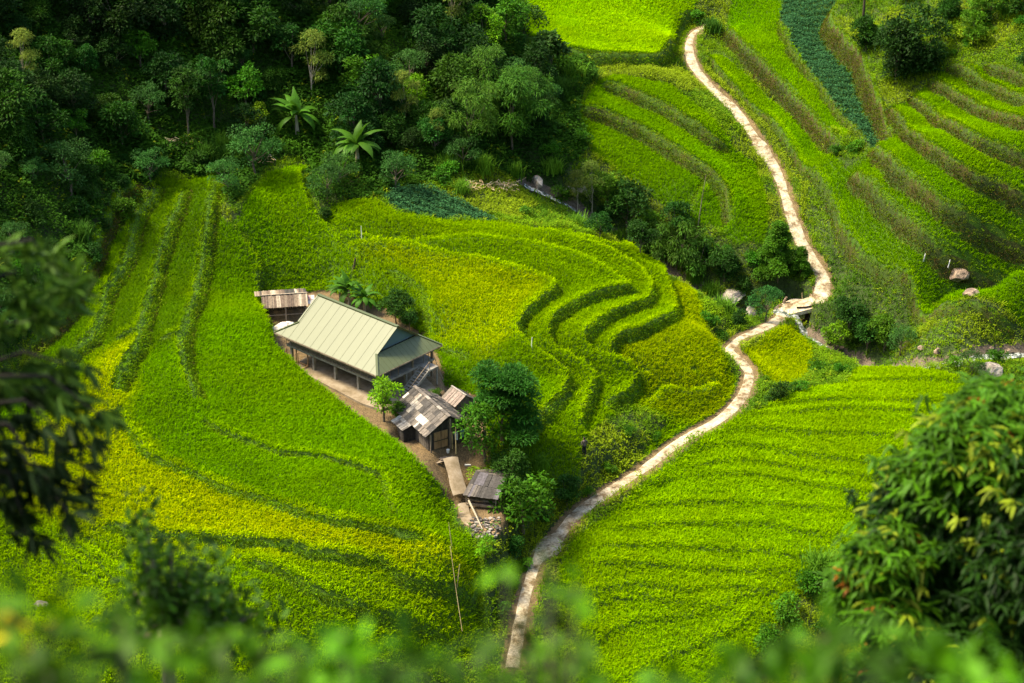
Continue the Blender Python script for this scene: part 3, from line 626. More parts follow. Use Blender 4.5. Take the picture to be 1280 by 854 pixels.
for j in range(1, 15):
    y = j*WB/15; x0 = xg1 if yi < y < WB-yi else (LA-(y/yi)*(LA-xg1) if y <= yi else LA-((WB-y)/yi)*(LA-xg1))
    m.prism([(LA, y-.012, EZ+.012), (LA, y+.012, EZ+.012), (x0, y+.012, EZ+ks*(LA-x0)+.012), (x0, y-.012, EZ+ks*(LA-x0)+.012)], (0, 0, .004))
m.build('roof_seam', 'seam', rf)
m = MB(); m.beam((xg0-.15, WB/2, RZ+.03), (xg1+.17, WB/2, RZ+.03), .3, .07)
for (cx_, cy_, gx_, gy_) in ((LA, 0, xg1, yi), (LA, WB, xg1, WB-yi), (0, 0, xg0, yi), (0, WB, xg0, WB-yi)):
    m.beam((cx_, cy_, EZ+.03), (gx_, gy_, zh+.03), .2, .05)
for gx_ in (xg0-.1, xg1+.1):
    for yy in (yi, WB-yi): m.beam((gx_, yy, zh+.03), (gx_, WB/2, RZ+.02), .16, .05)
m.build('ridge_cap', 'roof', rf)
for gx_ in (xg0+.25, xg1-.35): MB().prism([(gx_, yi, zh-.1), (gx_, WB-yi, zh-.1), (gx_, WB/2, RZ-.12)], (.06, 0, 0)).build('gable', 'gable', rf)
m = MB(); m.beam((0, -.02, EZ-.08), (LA, -.02, EZ-.08), .04, .12); m.beam((LA+.02, 0, EZ-.08), (LA+.02, WB, EZ-.08), .04, .12); m.beam((-.02, 0, EZ-.08), (-.02, WB, EZ-.08), .04, .12)
m.build('fascia', 'wood', rf)
FL = 1.7
m = MB(); m.box(.7, .75, FL-.2, 12.75, 7.5, FL)
m.build('floor_deck', 'conc', hs)
def wallz(x, y): return min(EZ+k*min(y, WB-y), EZ+ks*max(0, min(LA-x, x*1.0)+.0))-.08
m = MB(); m.box(.95, .98, FL, 11.1, 1.06, 3.45); m.box(.95, 7.1, FL, 11.1, 7.18, 3.45); m.box(.95, 1.06, FL, 1.03, 7.1, 3.35); m.box(11.02, 1.06, FL, 11.1, 7.1, 3.45)
wl = m.build('wall', 'wood', hs)
for i in range(11):
    x = 1.15+i*.9; f = MB().box(x, .90, FL+.25, x+.62, .975, FL+1.25).build('shutter', 'darkwood' if i % 3 == 1 else 'conc', hs)
    if i % 3 != 1: MB().box(x+.08, .87, FL+.33, x+.54, .896, FL+1.17).build('panel', 'wood', f)
m = MB().box(11.103, 3.2, FL+.01, 11.14, 4.3, FL+1.6).build('door', 'darkwood', hs)
m = MB(); m.beam((.75, .72, FL+.45), (12.7, .72, FL+.45), .05); m.beam((.75, .72, FL+.1), (12.7, .72, FL+.1), .06)
for i in range(41): m.beam((.8+i*.297, .72, FL), (.8+i*.297, .72, FL+.45), .035)
m.build('railing', 'wood', hs)
for ya, yb in ((.9, 3.0), (6.2, 7.4)):
    m = MB(); m.beam((12.7, ya, FL+.8), (12.7, yb, FL+.8), .06)
    for y in (ya, (ya+yb)/2, yb): m.beam((12.7, y, FL), (12.7, y, FL+.8), .05)
    m.build('railing', 'wood', hs)
for x in (1.0, 3.9, 6.7, 9.6, 12.4):
    for y in (1.1, 4.2, 7.1):
        MB().box(x-.11, y-.11, -.02, x+.11, y+.11, FL-.2).build('post', 'conc', hs)
for x, y in ((12.6, .95), (12.6, 4.9), (12.6, 7.3)): MB().box(x-.07, y-.07, -.1, x+.07, y+.07, EZ+.15).build('post', 'wood', hs)
m = MB(); n_ = 9
for i in range(n_):
    y = 5.6-(i+.5)*.27; z = FL-(i+1)*FL/(n_+1); m.box(12.92, y-.15, z-.05, 13.95, y+.15, z)
stp = m.build('staircase', 'conc', hs)
m = MB(); m.beam((12.9, 5.7, FL-.05), (12.9, 3.0, 0), .08, .25); m.beam((13.98, 5.7, FL-.05), (13.98, 3.0, 0), .08, .25); m.box(12.75, 5.5, FL-.15, 14.1, 6.6, FL-.003); m.build('stringer', 'conc', stp)
MB().beam((14.0, 5.6, FL+.75), (14.0, 3.0, .8), .05).beam((14.0, 5.6, FL), (14.0, 5.6, FL+.75), .05).beam((14.0, 3.0, 0), (14.0, 3.0, .8), .05).build('handrail', 'wood', stp)
for x, y in ((14.0, 6.5),): MB().beam((x, y, -.1), (x, y, FL-.15), .12).build('post', 'conc', hs)
def hloc(x, y, z=0):
    c, s = math.cos(HA), math.sin(HA); return (-21.447+x*c-y*s, 161.798+x*s+y*c, .22+z)
# wooden frame beside the slab
ft = thing('animal_pen', 'brown post and rail pen under the left eave of the stilt house', 'pen', hloc(1.6, -.1, -.02), HA)
for x, y in ((0, 0), (1.5, 0), (0, 1.2), (1.5, 1.2)): MB().beam((x, y, 0), (x, y, 1.9), .09).build('post', 'doorwood', ft)
for a, b in (((0, 0), (1.5, 0)), ((0, 1.2), (1.5, 1.2)), ((0, 0), (0, 1.2)), ((1.5, 0), (1.5, 1.2))):
    MB().beam((*a, .12), (*b, .12), .08).build('rail', 'doorwood', ft)
# ---- sheet with corrugations helper (ridged plates laid over each other)
def plates(q, nx_, ny_, cols, th=.03, jit=.03, rib=True, seed=1):
    """q: 4 corners (eave-left, eave-right, ridge-right, ridge-left)"""
    r_ = random.Random(seed); q = [Vector(p) for p in q]; m = MB(); n = (q[1]-q[0]).cross(q[3]-q[0]).normalized()
    def at(a, b): return (q[0]*(1-a)+q[1]*a)*(1-b)+(q[3]*(1-a)+q[2]*a)*b
    for j in range(ny_):
        col_row = r_.choice(cols)
        for i in range(nx_):
            a0, a1 = i/nx_+.001, (i+1)/nx_-.001; b0 = j/ny_-(.03 if j else 0)-r_.random()*.02*(j == 0); b1 = (j+1)/ny_+.01
            if r_.random() < .45: col_row = r_.choice(cols)
            fq = r_.uniform(.75, 1.2); c = tuple(v*fq for v in col_row); e = (j*.012+(.02 if (i % 2 and rib) else 0)+r_.random()*jit)
            lo = n*(e+.015); hi = n*(e-.005)
            P = [at(a0, b0)+lo, at(a1, b0)+lo, at(a1, b1)+hi, at(a0, b1)+hi]; m.prism(P, -n*th, c)
    return m
DK = (.06, .055, .05); MD = (.12, .105, .09); BR = (.165, .14, .115); LT = (.29, .26, .22); WH = (.44, .41, .36)
# ---- hut
ha = math.radians(-60); hut = thing('wooden_hut', 'plank hut with patched grey shingle roof and brown door below the stilt house', 'hut', (-9.95, 152.15, -1.0), ha)
# local x along the ridge (towards the camera), y to the right
L_, W_ = 5.7, 3.8; ez, rz = 1.7, 2.95
rf = plates([(-.3, -.35, ez-.15), (L_+.35, -.35, ez-.15), (L_+.35, W_/2, rz), (-.3, W_/2, rz)], 22, 4, [DK, DK, MD, MD, BR, BR, DK, LT, DK, WH], seed=4).build('roof', 'greywood', hut)
rb = plates([(L_+.35, W_+.35, ez-.15), (-.3, W_+.35, ez-.15), (-.3, W_/2, rz), (L_+.35, W_/2, rz)], 26, 5, [DK, DK, MD, DK, BR, MD], seed=9).build('roof', 'greywood', hut)
m = MB()
for i in range(9): m.beam((-.35+i*.72, W_/2, rz+.05), (-.35+(i+1)*.72-.02, W_/2, rz+.05), .3, .07, c=random.choice([MD, BR, LT]))
m.build('ridge_cap', 'greywood', rf)
m = MB()
r_ = random.Random(3)
def plankwall(m, a, b, z0, z1f, wdt=.2, cols=(MD, BR)):
    a = Vector(a); b = Vector(b); L = (b-a).length; n = int(L/wdt)
    for i in range(n):
        p = a+(b-a)*(i/n); q = a+(b-a)*((i+.94)/n); zt = z1f((i+.5)/n); nn = (b-a).normalized().cross(Vector((0, 0, 1)))*(.04+r_.random()*.02)
        m.prism([(p.x, p.y, z0), (q.x, q.y, z0), (q.x+nn.x, q.y+nn.y, z0), (p.x+nn.x, p.y+nn.y, z0)], (0, 0, zt-z0), (lambda fq, cc: tuple(v*fq for v in cc))(r_.uniform(.45, .9), r_.choice(cols)))
plankwall(m, (.1, .1, 0), (L_, .1, 0), 0, lambda t: ez, cols=(MD, BR, BR)); plankwall(m, (L_, W_-.1, 0), (.1, W_-.1, 0), 0, lambda t: ez)
gz = lambda t: ez-.05+(rz-ez)*(1-abs(2*t-1))
plankwall(m, (L_, .1, 0), (L_, W_-.1, 0), 0, gz, cols=(DK, MD)); plankwall(m, (.1, W_-.1, 0), (.1, .1, 0), 0, gz)
m.build('wall', 'greywood', hut)
d = MB().box(L_+.06, .55, .05, L_+.11, 1.85, 1.62).build('door', 'doorwood', hut)
MB().box(L_+.112, .55, .75, L_+.14, 1.85, .83).box(L_+.112, 1.17, .05, L_+.135, 1.22, 1.62).build('batten', 'darkwood', d)
MB().box(L_+.112, 1.75, .8, L_+.17, 1.8, .95).build('handle', 'darkwood', d)
for y in (.12, 2.0, 3.7): MB().beam((L_+.3, y, -.1), (L_+.3, y, ez+ (1.0 if y == 2.0 else -.05)), .11).build('post', 'wood', hut)
an = plates([(1.3, -1.25, 1.2), (3.5, -1.25, 1.2), (3.5, .0, 1.62), (1.3, .0, 1.62)], 10, 2, [LT, BR, LT, WH, MD], seed=12).build('annex_roof', 'greywood', hut)
m = MB(); plankwall(m, (1.5, -1.05, 0), (3.3, -1.05, 0), 0, lambda t: 1.2, cols=(BR, MD)); plankwall(m, (3.3, -1.05, 0), (3.3, .05, 0), 0, lambda t: 1.25, cols=(DK, DK)); m.build('annex_wall', 'greywood', hut)
def huloc(x, y, z=0):
    c, s = math.cos(ha), math.sin(ha); return Vector((-9.95+x*c-y*s, 152.15+x*s+y*c, -1.0+z))
# laundry on a line in front of the hut
lt = thing('clothes_line', 'short line with a pale and a teal cloth hanging before the dark hut wall', 'clothes line', huloc(L_+.62, 1.9, 0), ha)
MB().tube([(0, .1, 1.55), (0, 1.0, 1.5), (0, 1.9, 1.56)], .012, 5).build('line', 'wood', lt)
MB().beam((0, 0.1, -.05), (0, .1, 1.6), .05).build('pole', 'bamboo', lt); MB().beam((0, 1.9, -.05), (0, 1.9, 1.6), .05).build('pole', 'bamboo', lt)
MB().prism([(.01, .35, .75), (.02, .62, .7), (-.01, .66, 1.5), (0, .33, 1.52)], (.03, 0, 0)).build('cloth', 'cloth_w', lt)
MB().prism([(.01, .95, .85), (.02, 1.2, .8), (-.01, 1.26, 1.5), (0, .9, 1.5)], (.03, 0, 0)).build('cloth', 'cloth_b', lt)
bx = MB(); bx.prism([(0, 0, 0), (.5, 0, 0), (.55, .28, 0), (.02, .3, 0)], (0, 0, .12)); bx = bx.build('tray', 'white'); q = huloc(L_+1.7, 2.6, .0); bx.location = (q.x, q.y, float(H(q.x, q.y))+.02); bx.rotation_euler.z = .1
tag(bx, 'small white tray lying on the bare ground in front of the hut', 'tray')
pp = thing('plank_pile', 'few brown boards lying crosswise on the ground before the hut door', 'boards', (huloc(L_+1.0, .6).x, huloc(L_+1.0, .6).y, float(H(huloc(L_+1.0, .6).x, huloc(L_+1.0, .6).y))), ha)
for x_, y_, z_, a_ in ((0, 0, .02, .2), (.25, .1, .07, -.3), (-.2, .3, .12, .5), (.1, .6, .17, .1)):
    c_, s_ = math.cos(a_), math.sin(a_); MB().beam((x_-.1*s_, y_-.6*c_, z_), (x_+.1*s_, y_+.6*c_, z_), .2, .04).build('board', 'wood', pp)
gb_ = P3(513, 488); m = MB(); m.tube([(-.3, 0, .1), (0, .05, .22), (.35, 0, .08)], [.1, .2, .08], 8); o = m.build('bundle', surf('dark_green_cloth', lambda nt: (.01, .05, .03), .8)); o.location = gb_; tag(o, 'dark green bundle lying on the yard near the foot of the staircase', 'bundle')
bk = P3(560, 566); m = MB(); m.tube([(0, 0, 0), (0, 0, .3)], [.11, .15], 12); o = m.build('bucket', 'white'); o.location = bk; tag(o, 'small pale bucket beside the bamboo pole in front of the hut', 'bucket')
# ---- small outhouse behind the hut
oh = thing('outhouse', 'small brown outhouse with ribbed gable roof between the hut and the feathery tree', 'outhouse', (-6.0, 154.75, -1.0), math.radians(-54))
plates([(-.1, -.2, 1.15), (2.1, -.2, 1.15), (2.1, .95, 1.95), (-.1, .95, 1.95)], 12, 1, [BR, (.24, .19, .16)], seed=2).build('roof', 'greywood', oh)
plates([(2.1, 2.1, 1.15), (-.1, 2.1, 1.15), (-.1, .95, 1.95), (2.1, .95, 1.95)], 12, 1, [DK, MD], seed=3).build('roof', 'greywood', oh)
MB().beam((-.12, .95, 1.99), (2.12, .95, 1.99), .16, .05, c=LT).build('ridge_cap', 'greywood', oh)
m = MB(); plankwall(m, (0, 0, 0), (2, 0, 0), -.4, lambda t: 1.2); plankwall(m, (2, 0, 0), (2, 1.9, 0), -.4, lambda t: 1.2+.7*(1-abs(2*t-1))); plankwall(m, (2, 1.9, 0), (0, 1.9, 0), -.4, lambda t: 1.2); m.build('wall', 'greywood', oh)
# ---- upper cattle shed
gz0 = float(H(-21.5, 170.6)); us = thing('plank_shed', 'open fronted shed with split bamboo roof behind the far corner of the stilt house', 'shed', (-23.6, 169.7, gz0), math.radians(9))
BB = (.26, .2, .14); B2 = (.15, .11, .08); B3 = (.4, .33, .24)
fz = 1.75-gz0
plates([(.1, 0, fz), (4.4, 0, fz), (4.4, 1.25, fz+.75), (.1, 1.25, fz+.75)], 34, 1, [BB, B2, B3, BB, B2], jit=.05, seed=5).build('roof', 'greywood', us)
plates([(4.4, 3.6, fz+.15), (-.5, 3.6, fz+.15), (-.5, 1.2, fz+.78), (4.4, 1.2, fz+.78)], 36, 1, [BB, B2, B3, B2, DK], jit=.05, seed=6).build('roof', 'greywood', us)
MB().beam((.1, 1.22, fz+.83), (4.45, 1.22, fz+.83), .09, .05, c=B3).build('ridge_pole', 'greywood', us)
plates([(4.45, .5, fz-.05), (5.1, .5, fz-.1), (5.1, 1.6, fz+.3), (4.45, 1.6, fz+.35)], 2, 2, [WH, LT, (.6, .35, .3)], seed=8).build('patch_sheet', 'greywood', us)
for x in (.3, 2.3, 4.2):
    for y in (.15, 3.3): MB().beam((x, y, -.3), (x, y, fz+(.05 if y < 1 else .15)), .12).build('post', 'wood', us)
m = MB(); plankwall(m, (4.3, 3.4, 0), (.2, 3.4, 0), 0, lambda t: 1.5, cols=(DK, DK)); m.build('back_wall', 'greywood', us)
MB().beam((.4, .1, .5), (1.2, -.6, -.1), .09).build('brace', 'wood', us); MB().beam((.2, .2, .9), (4.3, .2, .9), .07).build('rail', 'wood', us)
m = MB(); pz_ = onz(356, 405, .5)
tp = bpy.data.meshes.new('tarp_heap'); V_ = []; F_ = []
for j in range(9):
    for i in range(13):
        a = i/12; b = j/8; e = math.sin(math.pi*a)*math.sin(math.pi*b); V_.append((a*2.6-1.3, b*1.5-.75, -.1+.75*e**.6+.14*vnoise(np.array(i*1.7), np.array(j*1.3), 1.0, 6)))
for j in range(8):
    for i in range(12): F_.append((j*13+i, j*13+i+1, (j+1)*13+i+1, (j+1)*13+i))
tp.from_pydata(V_, [], F_); to = link('tarp_heap', tp, None, MAT['tarp'], (pz_[0], pz_[1], float(H(pz_[0], pz_[1])))); to.rotation_euler.z = .55
so_ = to.modifiers.new('thick', 'SOLIDIFY'); so_.thickness = .03
tag(to, 'pale plastic tarp heaped between the bamboo roofed shed and the stilt house', 'tarp')
# ---- lower shed by the ramp
ls = thing('firewood_shed', 'low shed with dark slanting roof and stacked planks beside the concrete ramp', 'shed', (-3.9, 142.5, -3.75), math.radians(-12))
plates([(-.15, -.15, 1.25), (2.85, -.15, 1.2), (3.05, 1.9, 2.1), (.35, 2.6, 2.15)], 14, 2, [DK, MD, (.12, .11, .12), DK, BR], seed=15).build('roof', 'greywood', ls)
plates([(3.9, 3.3, 1.5), (1.3, 4.2, 1.5), (.35, 2.58, 2.17), (3.05, 1.88, 2.12)], 14, 1, [BR, MD, BR], seed=16).build('roof', 'greywood', ls)
for x, y, z in ((.1, .1, 1.2), (2.6, .1, 1.15), (.5, 2.4, 2.0), (2.9, 1.9, 2.0), (1.5, 3.9, 1.4), (3.6, 3.1, 1.4)): MB().beam((x, y, -.3), (x, y, z), .12).build('post', 'wood', ls)
for i, z in enumerate((.1, .32, .54, .74, .93)): MB().box(.15, .3+.02*i, z, 2.6, .42+.02*i, z+.14, (.6, .6, .6)).build('plank', 'darkwood' if i % 2 else 'wood', ls)
MB().box(.1, -.1, .3, 2.5, .02, .5).build('bench_board', 'wood', ls)
m = MB(); plankwall(m, (3.2, 2.0, 0), (.5, 2.6, 0), 0, lambda t: 1.9, cols=(DK, DK)); m.build('back_wall', 'greywood', ls)
def pole_thing(name, label, cat, a, b, w, mat, group=None):
    m = MB(); a = Vector(a); b = Vector(b); mid = (a+b)/2+Vector((random.uniform(-.05, .05), 0, random.uniform(-.04, .04)))
    m.tube([Vector((0, 0, 0)), mid-a, b-a], [w, w*.85, w*.6], 7); o = m.build(name, mat); o.location = a; return tag(o, label, cat, group)
g0 = P3(586, 636); g1 = P3(603, 662)
pole_thing('timber_beam', 'long pale timber leaning down from the firewood shed to the stones', 'timber', (g0.x, g0.y, -2.9), (g1.x, g1.y, g1.z+.05), .09, 'palebark')
def rockmesh(r, seed, sx=1, sy=1, sz=.7, sub=3):
    import bmesh; bm = bmesh.new(); bmesh.ops.create_icosphere(bm, subdivisions=sub, radius=r); rr = random.Random(seed)
    pl = [(Vector((rr.gauss(0, 1), rr.gauss(0, 1), rr.gauss(0, 1))).normalized(), rr.uniform(.5, .9)*r) for _ in range(11)]
    for v in bm.verts:
        for n, d in pl:
            e = v.co.dot(n)-d
            if e > 0: v.co -= n*e
        v.co *= 1+.05*rr.uniform(-1, 1); v.co.x *= sx; v.co.y *= sy; v.co.z *= sz
    me = bpy.data.meshes.new('rock'); bm.to_mesh(me); bm.free(); return me
def rock(u, v, r, label, mat='rock', group=None, seed=0, **kw):
    p = P3(u, v); o = link('boulder', rockmesh(r, seed, **kw), None, MAT[mat], p+Vector((0, 0, r*.25))); o.rotation_euler.z = seed; return tag(o, label, 'boulder', group)
rock(1196, 354, .95, 'brown jagged boulder below the small waterfall on the right terrace', seed=3, sx=1.3, sy=.9, sz=.8)
rock(1214, 370, .85, 'round boulder with sunlit top, right of the jagged brown one', seed=5, sx=1.2)
rock(915, 372, 1.5, 'flat pale boulder in the stream bed left of the bridge', 'palerock', seed=8, sx=1.3, sz=.5)
rock(938, 393, 1.0, 'grey boulder half hidden under the grey-green tree by the bridge', 'palerock', seed=9, sx=.8)
rock(672, 232, 1.0, 'pale upright stone on the weedy slope above the valley stream', 'palerock', seed=10, sx=.6, sz=.9)
rock(712, 241, .9, 'pale stone beside the yellowish bamboo clump', 'palerock', seed=11)
rock(728, 240, .7, 'small pale stone at the foot of the yellowish bamboo clump', 'palerock', seed=12)
rock(1238, 468, 1.25, 'big white boulder behind the tip of the foreground tree', 'palerock', seed=13, sx=1.2)
for i, (u, v, r, l) in enumerate([(1036, 428, 0.36, 'small grey stone in the stream bed right after the bridge'), (1052, 436, 0.30, 'low stone in the stream beside the orange-dotted tree'),
    (1152, 436, 0.42, 'brown stone in the dry bed below the lower terrace edge'), (1172, 440, 0.54, 'wide stone in the dry bed right of the bushes'), (1205, 445, 0.42, 'dark stone in the dry bed further right'),
    (1260, 440, 0.48, 'brown stone in the dry bed at the right edge'), (1240, 435, 0.30, 'small stone between the dry bed stones and the white boulder'), (776, 268, .6, 'stone in the upper stream under the dark bluish tree')]):
    rock(u, v, r, l, 'rock', seed=20+i)
# small waterfalls
for (u, v, u2, v2, l) in [(1186, 332, 1180, 346, 'thin white waterfall spilling beside the jagged brown boulder'), (1156, 316, 1152, 324, 'tiny white trickle on the terrace bank left of the waterfall')]:
    a = P3(u, v); b = P3(u2, v2); m = MB(); m.tube([(0, -.2, -.55), (-.08, -.4, -.75), (-.16, -.5, -1.1), (-.2, -.52, -1.3)], [.03, .05, .07, .09], 7); o = m.build('waterfall', 'foam'); o.location = a+Vector((0, -.1, .1)); tag(o, l, 'waterfall')
# rubble and chopped wood below the shed
m = MB(); rr = random.Random(5)
for i in range(170):
    u, v = rr.uniform(588, 625), rr.uniform(648, 672); p = P3(u, v); s = rr.uniform(.08, .22); c = rr.choice([BR, LT, MD, DK, (.25, .17, .09), (.06, .1, .02)])
    a = rr.random()*3; m.prism([(p.x+s*math.cos(a+q)*rr.uniform(.6, 1.3), p.y+s*math.sin(a+q)*rr.uniform(.6, 1.3), p.z-.05) for q in (0, 1.3, 2.7, 4.3)], (rr.uniform(-.05, .05), rr.uniform(-.05, .05), rr.uniform(.08, .22)), c)
tag(m.build('rubble', 'greywood'), 'stones and wood scraps scattered below the firewood shed', None, None, 'stuff')
m = MB()
for (ux, vx_, n, su, sv) in ((240, 186, 60, 12, 5), (215, 184, 40, 8, 4), (330, 205, 30, 10, 6), (628, 238, 120, 22, 5), (590, 238, 40, 8, 6)):
    for i in range(n):
        p = P3(ux+rr.gauss(0, su/2), vx_+rr.gauss(0, sv/2)); a = rr.random()*6.3; l = rr.uniform(.3, .9); z0 = p.z+rr.uniform(.3, .8)
        m.beam((p.x, p.y, z0), (p.x+l*math.cos(a), p.y+l*math.sin(a), z0+rr.uniform(-.2, .3)), .05, .02, c=rr.choice([(.55, .4, .2), (.4, .28, .14), (.6, .5, .3)]))
tag(m.build('dead_leaves', 'greywood'), 'dry yellowed leaves and cut stalks lying on the slope', None, None, 'stuff')
# ---- bridge
bt = (PLd[iB]-PLd[iA]); bl = float(np.hypot(bt[0], bt[1])); ba = math.atan2(bt[1], bt[0])
br = thing('footbridge', 'concrete slab footbridge carrying the path over the stream', 'bridge', (PLd[iA][0], PLd[iA][1], PLd[iA][2]), ba)
dz = float(PLd[iB][2]-PLd[iA][2])
MB().prism([(-.6, -1.35, -.45), (bl+.6, -1.4, dz-.45), (bl+.6, 1.45, dz-.45), (-.6, 1.3, -.45)], (0, 0, .42)).build('deck', 'path', br)
MB().box(-1.0, -1.3, -3.2, .1, 1.3, -.46).build('abutment', 'rock', br); MB().box(bl-.1, -1.5, -3.2, bl+.9, 1.5, dz-.46).build('abutment', 'rock', br)
MB().tube([(-.2, 1.2, 0), (-.1, 1.25, .5), (.1, 1.2, 1.0)], [.14, .16, .1], 7).build('stone_post', 'rock', br)
MB().beam((bl*.62, 1.3, -.1), (bl*.58, 1.5, 1.3), .07).build('stake', 'bamboo', br)
# ---- hut roof behind the foreground tree
p = P3(1108, 716); oh = thing('roadside_hut', 'small hut with tattered pale sheet roof mostly hidden behind the foreground tree', 'hut', p, -.25)
plates([(-1.9, -1.2, 1.5), (1.9, -1.2, 1.5), (1.9, .7, 2.3), (-1.9, .7, 2.3)], 9, 3, [WH, LT, WH, MD, (.45, .2, .12)], seed=31).build('roof', 'rust', oh)
plates([(1.9, 2.4, 1.6), (-1.9, 2.4, 1.6), (-1.9, .7, 2.3), (1.9, .7, 2.3)], 9, 2, [WH, LT, MD], seed=32).build('roof', 'rust', oh)
m = MB(); plankwall(m, (-1.7, -1, 0), (1.7, -1, 0), -.4, lambda t: 1.5, cols=((.25, .28, .32), MD)); plankwall(m, (1.7, 2.2, 0), (-1.7, 2.2, 0), -.4, lambda t: 1.5); plankwall(m, (-1.7, 2.2, 0), (-1.7, -1, 0), -.4, lambda t: 1.55); plankwall(m, (1.7, -1, 0), (1.7, 2.2, 0), -.4, lambda t: 1.55); m.build('wall', 'greywood', oh)
# ---- poles, stakes, line
def upright(name, label, cat, u, v, h, w, mat, lean=(0, 0), group=None):
    p = P3(u, v); return pole_thing(name, label, cat, p-Vector((0, 0, .2)), p+Vector((lean[0], lean[1], h)), w, mat, group)
upright('utility_pole', 'dark upright pole on the bright weedy slope at the top edge', 'pole', 1079, 24, 4.5, .17, 'darkwood')
q = huloc(L_+1.3, 2.0)
pole_thing('bamboo_pole', 'tall thin bamboo pole standing in front of the hut door', 'pole', q-Vector((0, 0, .2)), q+Vector((0, -.1, 2.4)), .05, 'bamboo')
upright('bamboo_stake', 'thin bamboo stake in the rice just left of the concrete ramp', 'stake', 566, 690, 2.6, .045, 'bamboo', (-.3, .2))
upright('leaning_stake', 'dry leaning stake in the rice near the gully edge', 'stake', 571, 735, 2.0, .05, 'bamboo', (.25, .1))
upright('white_stake', 'white stake standing in the rice near the vegetable plot', 'stake', 452, 300, 1.5, .05, 'white')
upright('pale_stake', 'short pale stake in the rice above the feathery tree', 'stake', 665, 438, 1.3, .05, 'white')
upright('dead_stem', 'leafless grey stem rising from the dark tree on the middle terraces', 'stem', 872, 285, 6.2, .05, 'wood', (.7, .3))
upright('stump', 'dark broken stump at the field edge above the banana plants', 'stump', 441, 338, 1.3, .14, 'darkwood', (.3, 0))
a = Vector(hloc(12.8, 7.4, 2.0)); b = P3(556, 480)
m = MB(); m.tube([(0, 0, 0), (b-a)*.5-Vector((0, 0, .1)), b-a], .035, 6); o = m.build('guy_rope', 'palebark'); o.location = a; tag(o, 'pale rope running from the back corner of the stilt house to the field', 'rope')
# irrigation line of thin wire across the lower field
pa = P3(563, 700)+Vector((0, 0, 1.3)); pb = P3(578, 805)+Vector((0, 0, 1.2)); m = MB(); m.tube([(0, 0, 0), (pb-pa)*.5-Vector((0, 0, .25)), pb-pa], .022, 5); o = m.build('wire', 'bamboo'); o.location = pa; tag(o, 'thin yellowish wire stretched over the lower left field', 'wire')
# pit with a pale stone in the rice
rock(52, 757, .55, 'pale stone in a dark gap of the rice at the lower left', 'palerock', seed=44, sx=1.3)

# ================================================================== person standing at the field edge
def loft_person(u, v):
    p = P3(u, v); o = thing('person', 'person in grey-brown shirt and dark trousers standing at the rice edge above the gully', 'person', p+Vector((0, 0, .02)), math.radians(20), sc=1.02)
    m = MB(); t = lambda P, r, n=10: m.tube(P, r, n)
    t([(0, 0, .88), (0, 0, .98), (0, 0, 1.1), (0, .01, 1.28), (0, 0, 1.4), (0, 0, 1.45), (0, .01, 1.5), (0, .03, 1.56), (0, .03, 1.63), (0, .02, 1.69), (0, .02, 1.71)], [.11, .13, .12, .14, .13, .06, .05, .075, .085, .06, .02], 12)
    for s in (1, -1):
        t([(s*.08, 0, .92), (s*.1, .02, .5), (s*.12, -.02, .1), (s*.12, -.02, .05), (s*.13, .14, .03)], [.09, .065, .042, .045, .035], 9)
        t([(s*.13, 0, 1.4), (s*.2, 0, 1.34), (s*.25, -.02, 1.1), (s*.23, .08, .88), (s*.22, .13, .8)], [.05, .055, .042, .03, .025], 8)
        for f in range(4): t([(s*(.19+f*.018), .14, .81), (s*(.19+f*.018), .17, .76), (s*(.19+f*.018), .165, .72)], [.009, .009, .006], 5)
        t([(s*.19, .12, .82), (s*.165, .15, .78)], [.01, .008], 5)
    t([(0, .11, 1.62), (0, .13, 1.6), (0, .11, 1.585)], [.008, .014, .008], 6)
    m.build('body', 'skin', o)
    m = MB(); m.tube([(0, 0, .9), (0, 0, 1.0), (0, 0, 1.1), (0, .01, 1.28), (0, 0, 1.4), (0, 0, 1.455)], [.14, .145, .135, .155, .145, .075], 12)
    for s in (1, -1): m.tube([(s*.12, 0, 1.4), (s*.2, 0, 1.35), (s*.25, -.02, 1.1), (s*.235, .06, .93)], [.06, .068, .055, .042], 8)
    m.build('shirt', 'shirt', o)
    m = MB()
    for s in (1, -1): m.tube([(s*.07, 0, .97), (s*.085, 0, .85), (s*.1, .02, .5), (s*.12, -.02, .09)], [.1, .105, .085, .06], 10)
    m.tube([(0, 0, .82), (0, 0, .99)], [.12, .142], 12); m.build('trousers', 'trouser', o)
    m = MB(); m.tube([(0, -.015, 1.55), (0, -.02, 1.63), (0, -.005, 1.7), (0, 0, 1.735)], [.075, .095, .078, .02], 12); m.build('hair', 'hair', o)
    for s in (1, -1): MB().tube([(s*.085, .02, 1.6), (s*.095, .02, 1.63)], [.015, .012], 6).build('ear', 'skin', o)
loft_person(730, 569)

# ================================================================== plants
def tint_mesh(name, parts):
    V, F, C = merge(parts); return mesh_np(name, V, F, C)
def foliage(cs, rs, nl, ln, wd, col, droop=.3, flat=1.0, up=.8, shell=(.5, 1.0), blobvar=.25, upcol=0):
    out = []
    for (c, r) in zip(cs, rs):
        n = max(6, int(nl*(r/np.mean(rs))**2)); d = unit(n); d[:, 2] = np.where(d[:, 2] < -.45, -d[:, 2], d[:, 2]); rad = r*(rng.uniform(shell[0]**3, shell[1], n))**(1/2.2)
        P = np.array(c)+d*rad[:, None]*[1, 1, flat]; ax = d*.8+unit(n)*.6; ax[:, 2] -= droop; nr = unit(n)*.5+d*.4; nr[:, 2] += up
        bv = rng.uniform(1-blobvar, 1+blobvar); C = np.array(col)*bv*rng.uniform(.65, 1.4, (n, 1))*(1+rng.normal(size=(n, 3))*[.1, .03, .05])
        l = ln*rng.uniform(.65, 1.3, n); out.append(leaves(P, ax, nr, l, l*wd, np.clip(C, .002, 1)))
    return out
